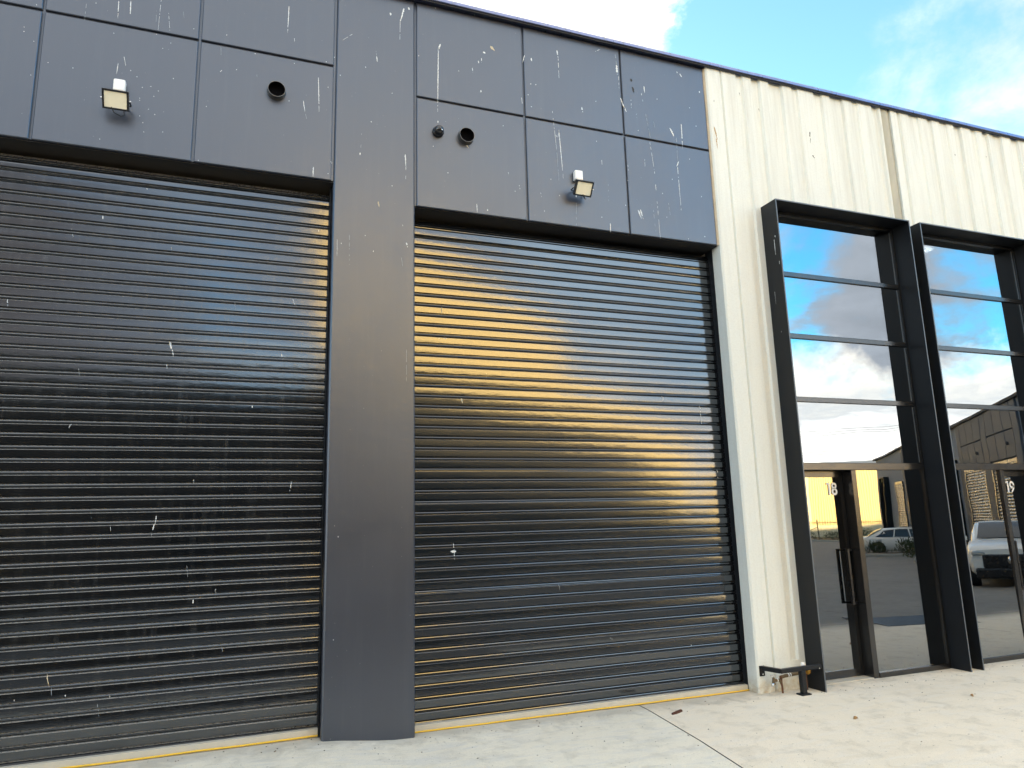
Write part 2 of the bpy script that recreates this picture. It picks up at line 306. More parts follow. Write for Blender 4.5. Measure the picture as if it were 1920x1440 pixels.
DROPTXT='''p,s,-1.151,6.045,-1.147,5.878,0.011;p,s,-1.062,6.068,-1.058,5.879,0.014;p,t,-0.837,6.136,-0.843,5.84,0.008;p,t,-0.776,6.057,-0.754,5.852,0.008;p,f,-0.668,6.101,-0.651,6.007,0.007;p,f,-1.381,5.96,-1.382,5.803,0.009;p,s,0.2,6.342,0.196,6.066,0.013;p,s,0.475,5.682,0.489,5.336,0.012;p,s,0.35,5.424,0.368,5.313,0.011;p,f,0.372,5.299,0.389,5.233,0.007;p,s,-1.116,5.473,-1.121,5.366,0.009;p,t,-1.078,5.542,-1.059,5.458,0.01;p,s,0.453,4.802,0.452,4.694,0.014;p,f,-1.333,5.162,-1.33,5.068,0.005;p,f,-0.867,6.025,-0.862,5.907,0.007;p,f,-0.047,5.597,-0.042,5.546,0.007;p,f,-0.35,5.824,-0.343,5.704,0.009;p,t,0.256,6.028,0.258,5.992,0.009;p,b,-1.79,5.647,-1.788,5.639,0.009;p,b,-1.787,5.608,-1.785,5.6,0.01;p,b,-1.714,5.538,-1.713,5.53,0.009;p,b,-1.709,5.24,-1.707,5.233,0.009;p,b,-1.604,5.373,-1.602,5.366,0.01;p,b,-1.431,5.364,-1.429,5.356,0.01;p,b,-1.022,5.429,-1.02,5.421,0.01;p,b,-0.928,5.294,-0.926,5.286,0.01;p,b,-0.866,5.315,-0.864,5.307,0.01;p,b,-0.808,5.286,-0.806,5.278,0.01;p,b,-0.838,5.23,-0.836,5.223,0.01;p,b,-0.941,5.194,-0.939,5.186,0.01;p,b,-0.87,5.107,-0.868,5.1,0.01;p,b,-0.821,5.068,-0.82,5.061,0.01;p,b,-0.931,5.035,-0.929,5.027,0.01;p,b,-0.904,4.979,-0.902,4.971,0.01;p,b,-0.892,4.898,-0.89,4.891,0.01;p,b,-0.702,5.423,-0.7,5.415,0.01;p,b,-0.437,5.216,-0.435,5.208,0.011;p,b,-0.342,5.568,-0.34,5.559,0.011;p,b,-0.308,5.929,-0.307,5.921,0.011;p,b,-0.215,5.612,-0.213,5.604,0.011;p,b,0.561,5.601,0.563,5.593,0.012;p,b,0.228,5.402,0.23,5.393,0.012;p,b,-0.07,5.801,-0.068,5.793,0.012;p,b,-0.799,5.685,-0.797,5.678,0.011;p,b,-0.741,5.749,-0.739,5.741,0.01;p,b,-0.853,5.807,-0.852,5.799,0.01;p,b,-0.571,5.927,-0.57,5.918,0.01;p,b,0.608,4.866,0.61,4.858,0.012;p,b,0.579,4.759,0.581,4.751,0.012;p,b,-0.94,5.174,-0.938,5.167,0.01;p,b,-0.973,5.382,-0.971,5.374,0.01;p,b,-1.167,5.741,-1.165,5.733,0.01;p,b,0.54,5.858,0.541,5.849,0.012;p,b,0.61,5.919,0.612,5.91,0.012;p,b,-1.314,5.986,-1.312,5.978,0.01;p,b,-1.724,5.864,-1.722,5.856,0.009;p,b,0.262,5.778,0.264,5.77,0.012;p,b,-0.335,5.578,-0.333,5.569,0.011;p,b,-0.753,4.923,-0.751,4.916,0.01;p,b,-1.2,4.781,-1.198,4.773,0.009;p,b,-0.473,4.715,-0.471,4.707,0.01;p,s,1.256,6.591,1.223,6.44,0.027;p,t,1.219,6.458,1.216,6.209,0.011;p,b,1.124,6.51,1.127,6.473,0.026;p,b,1.299,6.611,1.307,6.585,0.026;p,t,0.771,6.192,0.681,6.107,0.01;p,s,0.996,6.016,1.005,5.946,0.015;p,f,0.99,6.067,0.998,6.017,0.01;p,s,1.617,6.287,1.583,6.191,0.032;p,s,1.595,6.253,1.583,5.538,0.016;p,b,1.585,5.461,1.585,5.434,0.016;p,c,2.133,6.385,2.178,6.337,0.051;p,b,2.054,6.299,2.083,6.291,0.028;p,b,2.002,6.19,2.008,6.163,0.016;p,s,2.036,6.227,2.037,6.174,0.014;p,s,1.939,6.098,1.943,6.048,0.014;p,b,2.023,5.873,2.024,5.843,0.019;p,b,2.576,6.348,2.577,6.314,0.024;p,s,2.502,6.364,2.478,6.272,0.018;p,s,2.869,6.505,2.88,6.411,0.021;p,t,2.88,6.411,2.88,6.181,0.015;p,t,3.321,6.593,3.38,6.633,0.019;p,s,3.571,6.488,3.574,6.359,0.04;p,f,3.563,6.617,3.571,6.488,0.02;p,t,3.589,6.357,3.585,6.206,0.013;p,s,3.125,5.902,3.137,5.84,0.029;p,s,3.594,6.101,3.653,5.944,0.023;p,s,3.631,6.011,3.658,5.939,0.032;p,d,3.738,6.357,3.752,6.324,0.047;p,d,3.753,6.262,3.765,6.197,0.053;p,s,3.898,6.302,3.9,6.219,0.022;p,t,3.723,6.137,3.722,6.003,0.018;p,s,4.375,6.557,4.405,6.509,0.029;p,s,4.337,6.576,4.346,6.545,0.017;p,b,4.619,6.392,4.622,6.366,0.021;p,s,4.19,5.859,4.242,5.755,0.038;p,t,4.226,5.762,4.304,5.699,0.014;p,s,4.343,5.934,4.335,5.637,0.021;p,t,3.857,6.21,3.871,6.109,0.013;p,t,3.781,5.963,3.785,5.9,0.013;p,f,3.986,5.899,3.999,5.824,0.013;p,t,2.789,5.792,2.819,5.369,0.013;p,f,2.819,5.369,2.832,4.989,0.012;p,s,2.853,5.596,2.88,5.057,0.017;p,t,2.812,5.531,2.837,5.501,0.018;p,t,2.858,5.592,2.839,5.507,0.018;p,t,3.328,5.338,3.33,5.276,0.014;p,s,3.016,4.931,3.017,4.838,0.036;p,f,3.014,4.833,3.001,4.571,0.012;p,b,2.999,4.566,3.0,4.548,0.018;p,t,3.924,5.645,3.956,5.311,0.015;p,t,3.956,5.311,3.972,4.544,0.016;p,s,4.272,5.475,4.241,5.407,0.023;p,t,4.252,5.408,4.257,4.902,0.017;p,f,4.267,5.757,4.258,5.473,0.014;p,f,3.896,5.972,3.935,5.685,0.013;p,s,3.725,4.84,3.76,4.739,0.026;p,s,3.752,4.849,3.781,4.742,0.026;p,f,3.91,4.865,3.922,4.615,0.013;p,f,4.103,4.97,4.117,4.81,0.014;p,s,1.959,4.663,1.963,4.571,0.012;p,b,2.066,4.622,2.068,4.603,0.017;p,t,2.289,5.037,2.293,5.008,0.014;p,t,2.401,4.917,2.407,4.875,0.015;p,t,2.454,5.877,2.461,5.806,0.017;p,t,3.634,5.334,3.64,5.261,0.017;p,s,3.389,4.648,3.385,4.542,0.015;p,s,1.27,5.058,1.279,4.911,0.017;p,t,1.278,4.933,1.275,4.794,0.01;p,f,0.868,5.199,0.863,5.037,0.009;p,b,0.857,5.004,0.858,4.98,0.015;p,c,1.024,4.554,1.036,4.497,0.024;p,s,1.282,4.191,1.294,4.146,0.024;p,f,1.237,4.045,1.251,3.956,0.011;p,t,1.242,4.369,1.254,4.341,0.011;p,t,0.671,4.189,0.672,3.995,0.01;p,c,1.858,5.265,1.888,5.225,0.027;p,t,3.845,5.431,3.844,5.343,0.014;p,f,3.389,5.077,3.383,4.884,0.012;p,t,2.625,4.875,2.633,4.825,0.012;p,b,0.895,5.881,0.897,5.87,0.011;p,b,1.144,5.663,1.146,5.653,0.011;p,b,0.953,5.334,0.955,5.323,0.011;p,b,1.149,4.73,1.151,4.72,0.01;p,b,0.912,4.219,0.914,4.209,0.01;p,b,1.399,6.114,1.401,6.103,0.011;p,b,1.97,6.704,1.972,6.692,0.012;p,b,2.3,6.727,2.302,6.715,0.012;p,b,1.567,6.677,1.569,6.666,0.012;p,b,2.559,6.056,2.561,6.044,0.013;p,b,2.614,6.06,2.616,6.048,0.013;p,b,2.557,5.801,2.559,5.789,0.013;p,b,3.295,6.008,3.296,5.996,0.013;p,b,3.956,6.733,3.958,6.72,0.015;p,b,4.053,6.185,4.055,6.172,0.015;p,b,3.788,5.761,3.79,5.748,0.015;p,b,4.469,6.161,4.471,6.148,0.016;p,b,4.736,5.721,4.737,5.708,0.015;p,b,4.415,5.532,4.417,5.519,0.015;p,b,4.536,5.949,4.538,5.936,0.016;p,b,4.172,5.257,4.174,5.245,0.015;p,b,4.036,5.075,4.038,5.062,0.015;p,b,3.277,5.545,3.279,5.533,0.014;p,b,3.623,5.161,3.625,5.149,0.014;p,b,2.742,5.038,2.743,5.027,0.012;p,b,2.248,5.533,2.25,5.522,0.012;p,b,1.537,5.191,1.539,5.181,0.011;p,b,1.678,4.942,1.68,4.931,0.012;p,b,2.658,4.687,2.66,4.675,0.012;p,b,2.83,4.876,2.831,4.865,0.012;p,b,3.197,4.977,3.199,4.965,0.013;p,b,3.293,4.706,3.295,4.695,0.013;p,b,4.531,4.645,4.532,4.633,0.015;p,b,4.321,4.595,4.322,4.583,0.014;p,b,1.798,6.038,1.8,6.027,0.012;p,b,2.526,5.928,2.528,5.916,0.013;p,b,3.579,4.876,3.581,4.864,0.014;p,b,4.486,6.854,4.488,6.84,0.016;p,b,4.069,4.808,4.071,4.796,0.015;p,b,4.531,5.108,4.533,5.096,0.015;p,b,2.354,4.853,2.356,4.842,0.012;p,b,0.561,5.606,0.563,5.595,0.01;p,b,0.601,4.877,0.604,4.867,0.011;p,b,0.666,5.749,0.668,5.738,0.011;p,t,0.666,1.738,0.714,1.665,0.009;p,b,0.728,1.609,0.728,1.597,0.009;p,f,1.285,3.197,1.285,2.887,0.009;p,b,0.707,4.123,0.707,4.108,0.009;p,b,0.986,4.081,0.987,4.066,0.01;p,f,0.775,4.206,0.779,3.91,0.009;p,b,0.706,0.816,0.707,0.804,0.009;l,s,-0.615,3.186,-0.595,3.125,0.032;l,s,-0.592,3.125,-0.58,3.068,0.015;l,s,-0.627,3.008,-0.621,2.965,0.01;l,s,0.25,3.134,0.26,3.088,0.011;l,s,-1.253,2.507,-1.268,2.47,0.009;l,s,0.365,2.063,0.351,1.976,0.012;l,s,-0.627,1.804,-0.634,1.732,0.015;l,s,-0.638,1.744,-0.654,1.648,0.013;l,f,-1.084,1.901,-1.065,1.794,0.011;l,t,-0.938,1.74,-0.931,1.696,0.007;l,b,-0.378,2.08,-0.377,2.055,0.01;l,b,-0.178,1.235,-0.172,1.198,0.013;l,b,-0.333,1.165,-0.332,1.133,0.014;l,c,-1.263,0.711,-1.242,0.616,0.013;l,f,-1.229,0.615,-1.221,0.557,0.01;l,b,-0.855,0.522,-0.854,0.504,0.009;l,s,-1.749,3.451,-1.74,3.393,0.014;l,b,0.033,2.687,0.034,2.664,0.013;l,b,-1.166,4.208,-1.16,4.176,0.013;l,f,-1.376,4.067,-1.355,3.997,0.011;l,t,-1.237,2.938,-1.229,2.88,0.007;l,f,-0.115,0.803,-0.097,0.74,0.007;l,b,-1.445,0.56,-1.444,0.546,0.007;l,b,-1.136,0.559,-1.135,0.544,0.008;l,f,-0.141,3.567,-0.13,3.498,0.008;l,b,-0.863,4.489,-0.858,4.475,0.01;l,t,0.325,3.631,0.345,3.575,0.014;l,f,-0.654,4.007,-0.643,3.952,0.009;l,b,0.529,4.295,0.529,4.275,0.01;l,f,-0.392,1.422,-0.378,1.302,0.007;l,f,-0.93,0.476,-0.913,0.384,0.007;r,c,1.832,2.812,1.847,2.763,0.023;r,t,1.747,1.515,1.751,1.451,0.014;r,s,1.717,1.443,1.785,1.44,0.034;r,s,1.751,1.46,1.755,1.369,0.014;r,t,4.43,2.824,4.443,2.6,0.015;r,t,3.985,2.91,3.987,2.855,0.014;r,t,4.586,2.158,4.589,2.048,0.015;r,t,1.62,3.364,1.711,3.37,0.012;r,f,2.746,1.106,2.749,1.059,0.01;r,b,4.126,0.472,4.125,0.457,0.012;r,t,2.08,3.054,2.084,3.019,0.01;r,f,1.653,3.669,1.657,3.592,0.01;r,f,3.239,0.601,3.271,0.584,0.011;w,d,6.134,6.145,6.124,6.074,0.028;w,d,6.131,6.061,6.121,5.991,0.016;w,d,6.133,5.842,6.16,5.805,0.028;w,e,4.753,5.961,4.787,5.798,0.033;w,e,4.768,5.82,4.777,5.693,0.022;w,d,4.785,6.296,4.783,6.269,0.016;w,d,5.406,6.31,5.409,6.27,0.015;w,d,5.145,6.462,5.156,6.424,0.014;w,d,8.554,6.261,8.56,6.239,0.024;w,d,9.155,6.33,9.152,6.314,0.021'''
# ------------------------------------------------------------------ ground
def smooth(a,b,x):
    t=max(0.,min(1.,(x-a)/(b-a))); return t*t*(3-2*t)
def gz(x,y):
    h=.076*(1-smooth(.55,1.30,x))+.013*(1-smooth(1.3,3.6,x))*smooth(.55,1.3,x)
    h*=smooth(-9,-1.5,y)
    s=0 if y>-1 else -.025*(min(29,-y-1))
    return h+s
def sheet(name,xs,ys,m,off=0.,kind='structure',label=None):
    b=MB(); vs=[(x,y,gz(x,y)+off) for y in ys for x in xs]; n=len(xs)
    b.add(vs,[(j*n+i,j*n+i+1,(j+1)*n+i+1,(j+1)*n+i) for j in range(len(ys)-1) for i in range(n-1)],0,True)
    o=b.build(name,m); tag(o,kind=kind); return o
def fr(a,b,n): return [a+(b-a)*i/n for i in range(n+1)]
b=MB(); b.add([(-1500,-1500,-.95),(1500,-1500,-.95),(1500,1500,-.95),(-1500,1500,-.95)],[(0,1,2,3)])
tag(b.build('ground',M['ground']),kind='structure')
YF=[-75,-60,-45,-30,-20,-14,-9,-7,-5.5,-4.4,-3.61]; YN=[-3.6,-3.2]+fr(-2.8,-1,6)+fr(-.8,.34,8); YS=YN
def jx(y): return 3.472+.118*min(0,max(y,-9))        # expansion joint runs very slightly skew to the wall
YL=[-2.3,-2,-1.75,-1.5,-1.25]+fr(-1,-.8,1)+fr(-.7,.34,8); YFL=YF+[-3,-2.31]
def slab(name,x_of_i,m,n,YS=YN):
    bb=MB(); vs=[]
    for y in YS:
        for i in range(n+1):
            x=x_of_i(i,y); vs.append((x,y,gz(x,y)))
    w=n+1; bb.add(vs,[(j*w+i,j*w+i+1,(j+1)*w+i+1,(j+1)*w+i) for j in range(len(YS)-1) for i in range(n)],0,True)
    return tag(bb.build(name,m),kind='structure')
LX=[-40,-20,-10,-5,-3,-2,-1]+fr(-.5,2.9,24)
slab('concrete_slab',lambda i,y:(LX+[jx(y)-.006])[i],M['conc_l'],len(LX),YL)
RX=[4,4.5,5,6,7,9,12,16,22,30,45,80]
slab('concrete_slab',lambda i,y:([jx(y)+.006]+RX)[i],M['conc_r'],len(RX))
slab('concrete_yard',lambda i,y:(LX+[jx(y)-.006])[i],M['yard'],len(LX),YFL); slab('concrete_yard',lambda i,y:([jx(y)+.006]+RX)[i],M['yard'],len(RX),YF)
YS=YF[:-1]+YN
bb=MB()
for j in range(len(YS)-1):
    y0,y1=YS[j],YS[j+1]; a,c=jx(y0),jx(y1)
    bb.add([(a-.03,y0,gz(a,y0)-.009),(a+.03,y0,gz(a,y0)-.009),(c+.03,y1,gz(c,y1)-.009),(c-.03,y1,gz(c,y1)-.009)],[(0,1,2,3)])
tag(bb.build('expansion_joint',M['joint']),kind='structure')
bb=MB()
for y in (-3.05,-9.4,-16,-24):
    bb.add([(jx(y),y-.006,gz(jx(y),y)+.004)]+[(x,y-.006,gz(x,y)+.004) for x in RX]+[(x,y+.006,gz(x,y)+.004) for x in reversed(RX)]+[(jx(y),y+.006,gz(jx(y),y)+.004)],[tuple(range(2*len(RX)+2))])
for x in (10.2,17.):
    ys=[-30,-20,-14,-9,-5,-2,-.6]
    bb.add([(x-.006,y,gz(x,y)+.004) for y in ys]+[(x+.006,y,gz(x,y)+.004) for y in reversed(ys)],[tuple(range(14))])
tag(bb.build('saw_cut_joint',M['joint']),kind='structure')

# ------------------------------------------------------------------ droppings and stains (surface marks of the panel they lie on)
DM=[M['drop'],M['drop_faint'],M['drop_beige'],M['stain'],M['rust']]
DK={'s':0,'t':0,'b':0,'f':1,'c':2,'d':3,'e':4}
DROPS=[]
for q in DROPTXT.split(';'):
    a=q.split(','); DROPS.append((a[0],a[1],*[float(x) for x in a[2:]]))
def draw_drop(bb,d,yf,base):
    pl,k,x0,z0,x1,z1,w=d; mi=base+DK[k]; w*=.62
    if k=='t' : w*=.75
    L=math.hypot(x1-x0,z1-z0)
    if k=='b' or L<w*1.6:
        n=9; ex=max(L/2,w*.5); a0=rng.random()*6
        cx,cz=(x0+x1)/2,(z0+z1)/2; ang=math.atan2(z1-z0,x1-x0); pts=[]
        for i in range(n):
            t=2*math.pi*i/n; r=rng.uniform(.7,1.2); u,v=ex*math.cos(t)*r,w*.5*math.sin(t)*r
            pts.append((cx+u*math.cos(ang)-v*math.sin(ang),cz+u*math.sin(ang)+v*math.cos(ang)))
        bb.add([(x,yf(z),z) for x,z in pts],[tuple(range(n))],mi); return
    n=max(8,min(60,int(L/.008))); px,pz=-(z1-z0)/L,(x1-x0)/L
    gap=0; ring=[]
    def flush():
        nonlocal ring
        if len(ring)>1:
            vs=[];fs=[]
            for i,(a,c) in enumerate(ring): vs+=[a,c]
            for i in range(len(ring)-1): fs.append((2*i,2*i+1,2*i+3,2*i+2))
            bb.add(vs,fs,mi)
        ring=[]
    for i in range(n+1):
        t=i/n
        if k in 'sce': pw=(.35+.65*math.sin(math.pi*min(1,(t+.12)*.9)) )*(1-.5*t)
        else: pw=.75-.35*t
        hw=w*.5*pw*rng.uniform(.65,1.3)*(.15 if t in (0.,1.) else 1)
        jx_=rng.uniform(-.12,.12)*w
        x=x0+(x1-x0)*t+px*jx_; z=z0+(z1-z0)*t+pz*jx_
        if k in 'tf' and gap<=0 and rng.random()<.13: gap=rng.randint(1,3); flush()
        if k=='s' and t>.55 and gap<=0 and rng.random()<.12: gap=1; flush()
        if gap>0: gap-=1; continue
        y=yf(z); ring.append(((x+px*hw,y,z+pz*hw),(x-px*hw,y,z-pz*hw)))
    flush()
def put_drops(bb,pl,x0,x1,z0,z1,yf,base=1):
    for d in DROPS:
        cx,cz=(d[2]+d[4])/2,(d[3]+d[5])/2
        if d[0]==pl and x0<=cx<x1 and z0<=cz<z1: draw_drop(bb,d,yf,base)

# ------------------------------------------------------------------ the warehouse
W=thing('warehouse','long unit building with dark clad roller door bays and a ribbed white concrete wall','building',(0,0,0))
ROOF=6.70
def panel(x0,x1,z0,z1,seed=0):
    bb=MB(); g=.010
    bb.cbox(x0+g,x1-g,0,.03,z0+(g if z0>4.75 else 0),z1-g,.006)
    put_drops(bb,'p',x0,x1,z0,z1,lambda z:-.0012)
    return bb.build('cladding_panel',[M['panel']]+DM,W)
for cx in ((-2.815,-1.671),(-1.671,-.518),(-.518,.618)):
    panel(*cx,4.698,5.824); panel(*cx,5.824,ROOF)
for cx in ((1.371,2.484),(2.484,3.617),(3.617,4.694)):
    panel(*cx,4.563,5.671); panel(*cx,5.671,ROOF)
for i in range(4):
    x0=-3.56-1.15*(i+1); panel(x0,x0+1.15,.05,2.3); panel(x0,x0+1.15,2.3,4.6); panel(x0,x0+1.15,4.6,ROOF)
def pillar(x0,x1):
    bb=MB(); n=26
    bb.cbox(x0,x1,0,.30,-.05,ROOF,.012)
    put_drops(bb,'p',x0-.01,x1+.005,0,ROOF,lambda z:-.0012)
    bb.build('pillar',[M['panel']]+DM,W)
pillar(.630,1.361); pillar(-3.56,-2.822)
bb=MB()
bb.box(-2.82,.628,.022,.26,4.705,ROOF); bb.box(1.363,4.700,.022,.26,4.570,ROOF); bb.box(-8.2,-3.56,.022,.26,-.05,ROOF)
bb.build('backing_wall',M['panel'],W)
bb=MB()
bb.box(-2.82,.628,.0315,.40,4.690,4.703); bb.box(1.363,4.700,.0315,.40,4.556,4.568)
bb.build('door_soffit',M['soffit'],W)

# roller doors
P=.095
FACE=[(.02,.006),(.035,.004),(.06,.0),(.10,-.0035),(.15,-.0045),(.20,-.003),(.24,.001),(.27,.005),(.285,.0075),
      (.315,.0075),(.325,.004),(.338,-.003),(.350,-.0080),(.364,-.00995),(.42,-.01006),(.49,-.01013),(.56,-.01018),(.64,-.01020),(.72,-.01018),(.79,-.01013),(.86,-.01006),(.912,-.00998),(.928,-.00915),(.943,-.0076),(.957,-.0045),(.968,.002),(.98,.0075),(.995,.0075)]
YC=.190
def roller(x0,x1,zb,zt,pl,seed):
    rg=random.Random(seed); prof=[]; k=0; z=zb
    while z<zt:
        tilt=rg.gauss(0,.006)
        if 1<=k<=9 and k%2==0: tilt=.088-.005*k
        dy=rg.gauss(0,.0008)
        for t,y in FACE:
            if z+t*P>zt: break
            yy=y+dy+( -tilt*(t-.64)*P*-1 if .33<t<.965 else 0)
            prof.append((YC+yy,z+t*P))
        z+=P; k+=1
    xs=fr(x0,x1,18); bb=MB(); n=len(prof)
    wob=[rg.uniform(0,6) for _ in range(3)]
    vs=[]
    for x in xs:
        for y,zz in prof:
            w=.0012*math.sin(x*1.7+zz*1.1+wob[0])+.0008*math.sin(x*4.1-zz*2.3+wob[1])
            top=.05*max(0,(zz-zt+.10)/.10)**2
            vs.append((x,y+w+top,zz))
    bb.add(vs,[(i*n+j,(i+1)*n+j,(i+1)*n+j+1,i*n+j+1) for i in range(len(xs)-1) for j in range(n-1)],0,False)
    pz=sorted((zz,y) for y,zz in prof)
    import bisect
    zs=[q[0] for q in pz]
    def yf(z):
        i=min(len(pz)-1,max(0,bisect.bisect(zs,z))); lo=max(0,i-1); return min(pz[i][1],pz[lo][1])-.0022
    put_drops(bb,pl,x0,x1,zb,zt,yf)
    door=bb.build('roller_door',[M['curtain']]+DM,W)
    for f in (0,):
        g=MB(); g.cbox(x0-.015,x1+.015,.165,.215,zb-.055,zb+.012,.006); g.build('bottom_rail',M['dark_alum'],door)
    for gx0,gx1 in ((x0-.012,x0+.003),(x1-.003,x1+.004)):
        g=MB(); g.box(gx0,gx1,.122,.24,zb-.06,zt+.1); g.build('guide_rail',M['black_steel'],door)
    return door
d1=roller(-2.81,.619,.130,4.66,'l',3); tag(d1,'black roller door with dustier slats')
d2=roller(1.372,4.700,.056,4.52,'r',8)
def seal(door,x0,x1,z0,z1):
    g=MB(); n=10
    for i in range(n):
        a=x0+(x1-x0)*i/n; c=x0+(x1-x0)*(i+1)/n; za=z0+(z1-z0)*i/n; zc=z0+(z1-z0)*(i+1)/n
        g.add([(a,.122,za-.03),(c,.122,zc-.03),(c,.122,zc+.052),(a,.122,za+.052),(a,.22,za+.052),(c,.22,zc+.052)],[(0,1,2,3),(3,2,5,4)])
    g.build('threshold_strip',M['cream_metal'],door)
    g=MB(); g.tube([(x0+(x1-x0)*i/12,.112-.002*math.sin(i*1.9),z0+(z1-z0)*i/12+.004+.0015*math.sin(i*2.3)) for i in range(13)],.007,8); g.build('yellow_seal',M['yellow'],door)
seal(d1,-2.80,.615,.079,.086); seal(d2,1.375,4.700,.017,.004)

# ribbed white wall
FY=-.03; RD=.032
REC_A=[(5.115,5.218),(5.331,5.465),(5.585,5.791),(5.919,6.02),(6.252,6.394),(6.508,6.721),(6.855,6.957),(7.177,7.30)]
REC_B=[(7.60,7.66),(7.80,7.984),(8.126,8.221),(8.349,8.50),(8.609,8.75),(8.924,9.03),(9.144,9.264),(9.384,9.524),(9.70,9.86),(10.05,10.2),(10.4,10.6),(10.8,10.9),(11.1,11.25),(11.5,11.7),(11.9,12.0),(12.2,12.35),(12.6,12.8),(13.,13.1),(13.3,13.5),(13.8,14.),(14.3,14.4)]
def dep(r0): return .45+.55*((r0*7.31)%1.)
def wprof(a,c,rec):
    pts=[(a,FY)]
    for r0,r1 in rec:
        if r1<=a+.03 or r0>=c-.03: continue
        for x,y in ((r0,FY),(r0+.012,FY+RD*dep(r0)),(r1-.020,FY+RD*dep(r0)),(r1,FY)):
            if a<x<c: pts.append((x,y))
    if pts[0][1]==FY and any(r0<=a<r1 for r0,r1 in rec): pts[0]=(a,FY+RD)
    pts.append((c,FY+RD if any(r0<c<=r1 for r0,r1 in rec) else FY)); return pts
def wall_piece(bb,a,c,z0,z1,rec):
    p=wprof(a,c,rec); zs=fr(z0,z1,max(1,int((z1-z0)/.5))); n=len(p)
    vs=[(x,y,z) for z in zs for x,y in p]
    bb.add(vs,[(j*n+i,j*n+i+1,(j+1)*n+i+1,(j+1)*n+i) for j in range(len(zs)-1) for i in range(n-1)])
XE=4.706
bb=MB()
wall_piece(bb,XE+.016,5.30,-.05,.27,[(4.895,4.925)]); wall_piece(bb,XE+.016,5.30,.27,ROOF+.004,[(4.895,4.925)]+REC_A)
bb.add([(5.118,FY-.0,.27),(5.215,FY,.27),(5.215,FY+RD,.27),(5.118,FY+RD,.27)],[(0,1,2,3)])
wall_piece(bb,5.30,7.25,5.05,ROOF+.004,REC_A); wall_piece(bb,7.25,7.33,-.05,ROOF+.004,REC_A)
zs=fr(-.05,ROOF,14)
for za,zc in zip(zs,zs[1:]):
    bb.add([(XE,FY+.016,za),(XE+.016,FY,za),(XE+.016,FY,zc),(XE,FY+.016,zc)],[(0,1,2,3)])
    bb.add([(XE,.34,za),(XE,FY+.016,za),(XE,FY+.016,zc),(XE,.34,zc)],[(0,1,2,3)])
bb.add([(7.33,FY,-.05),(7.33,.0,-.05),(7.33,.0,ROOF),(7.33,FY,ROOF)],[(0,1,2,3)])
def wyf(z): return FY-.002
put_drops(bb,'w',4.7,7.33,0,7,wyf)
bb.build('precast_wall',[M['precast']]+DM,W)
bb=MB()
wall_piece(bb,7.494,9.41,5.05,ROOF+.004,REC_B); wall_piece(bb,9.41,15.,-.05,ROOF+.004,REC_B)
bb.add([(7.494,0.,4.9),(7.494,FY,4.9),(7.494,FY,ROOF),(7.494,0.,ROOF)],[(0,1,2,3)])
put_drops(bb,'w',7.49,15,0,7,wyf)
bb.build('precast_wall',[M['precast']]+DM,W)
bb=MB(); bb.box(7.31,7.51,0.,.06,-.05,ROOF); 
n=8; prof=[(7.345+.134*i/n, -.004-.018*math.sin(math.pi*i/n)) for i in range(n+1)]
zs=fr(0,ROOF-.002,10)
bb.add([(x,y,z) for z in zs for x,y in prof],[(j*(n+1)+i,j*(n+1)+i+1,(j+1)*(n+1)+i+1,(j+1)*(n+1)+i) for j in range(len(zs)-1) for i in range(n)],0,True)
bb.build('joint_sealant',M['grey_sealant'],W)
bb=MB(); zs=fr(4.56,ROOF-.01,24); vs=[]
for z in zs: 
    w=.004*noise.noise((z*3,1.,0)); vs+=[(4.690+w*.6,.010,z),(4.7055,-.012,z)]
bb.add(vs,[(2*i,2*i+1,2*i+3,2*i+2) for i in range(len(zs)-1)],0,True); bb.build('edge_sealant',M['sealant'],W)
# roof edge
bb=MB(); xs=fr(-8.2,15.,46)
for i in range(46):
    a,c=xs[i],xs[i+1]; o=.0015 if i%2 else 0
    bb.extrude_x([(-.060-o,6.703),(-.066-o,6.706),(-.066-o,6.722),(-.058-o,6.744),(-.036,6.764+o),(.30,6.735+o),(.30,6.7215)],[a,c+.004],0,False,True,True)
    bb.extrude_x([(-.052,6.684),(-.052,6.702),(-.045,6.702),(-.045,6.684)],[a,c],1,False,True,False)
for k in range(70):      # thin white drips over the roof edge
    x=rng.uniform(-.5,9.5); w=rng.uniform(.003,.010); h=rng.uniform(.008,.03)
    bb.add([(x-w/2,-.0695,6.722-h*.4),(x+w/2,-.0695,6.722-h*.4),(x+w/2,-.0690,6.722),(x-w/2,-.0690,6.722),(x+w/2,-.0605,6.7455),(x-w/2,-.0605,6.7455)],[(0,1,2,3),(3,2,4,5)],2)
bb.build('roof_capping',[M['capping'],M['cap_dark'],M['drop_faint']],W)
bb=MB(); bb.box(-8.2,70.,.31,26,6.60,6.72); bb.box(-8.2,70,25.8,26,-.5,6.6); bb.box(-8.2,-8.0,.3,25.8,-.5,6.6); bb.box(69.8,70,.3,25.8,-.5,6.6)
bb.build('roof',M['roof'],W)

bb=MB(); bb.box(15.01,70,-.03,.3,-.5,6.72); bb.build('precast_wall',M['precast'],W)
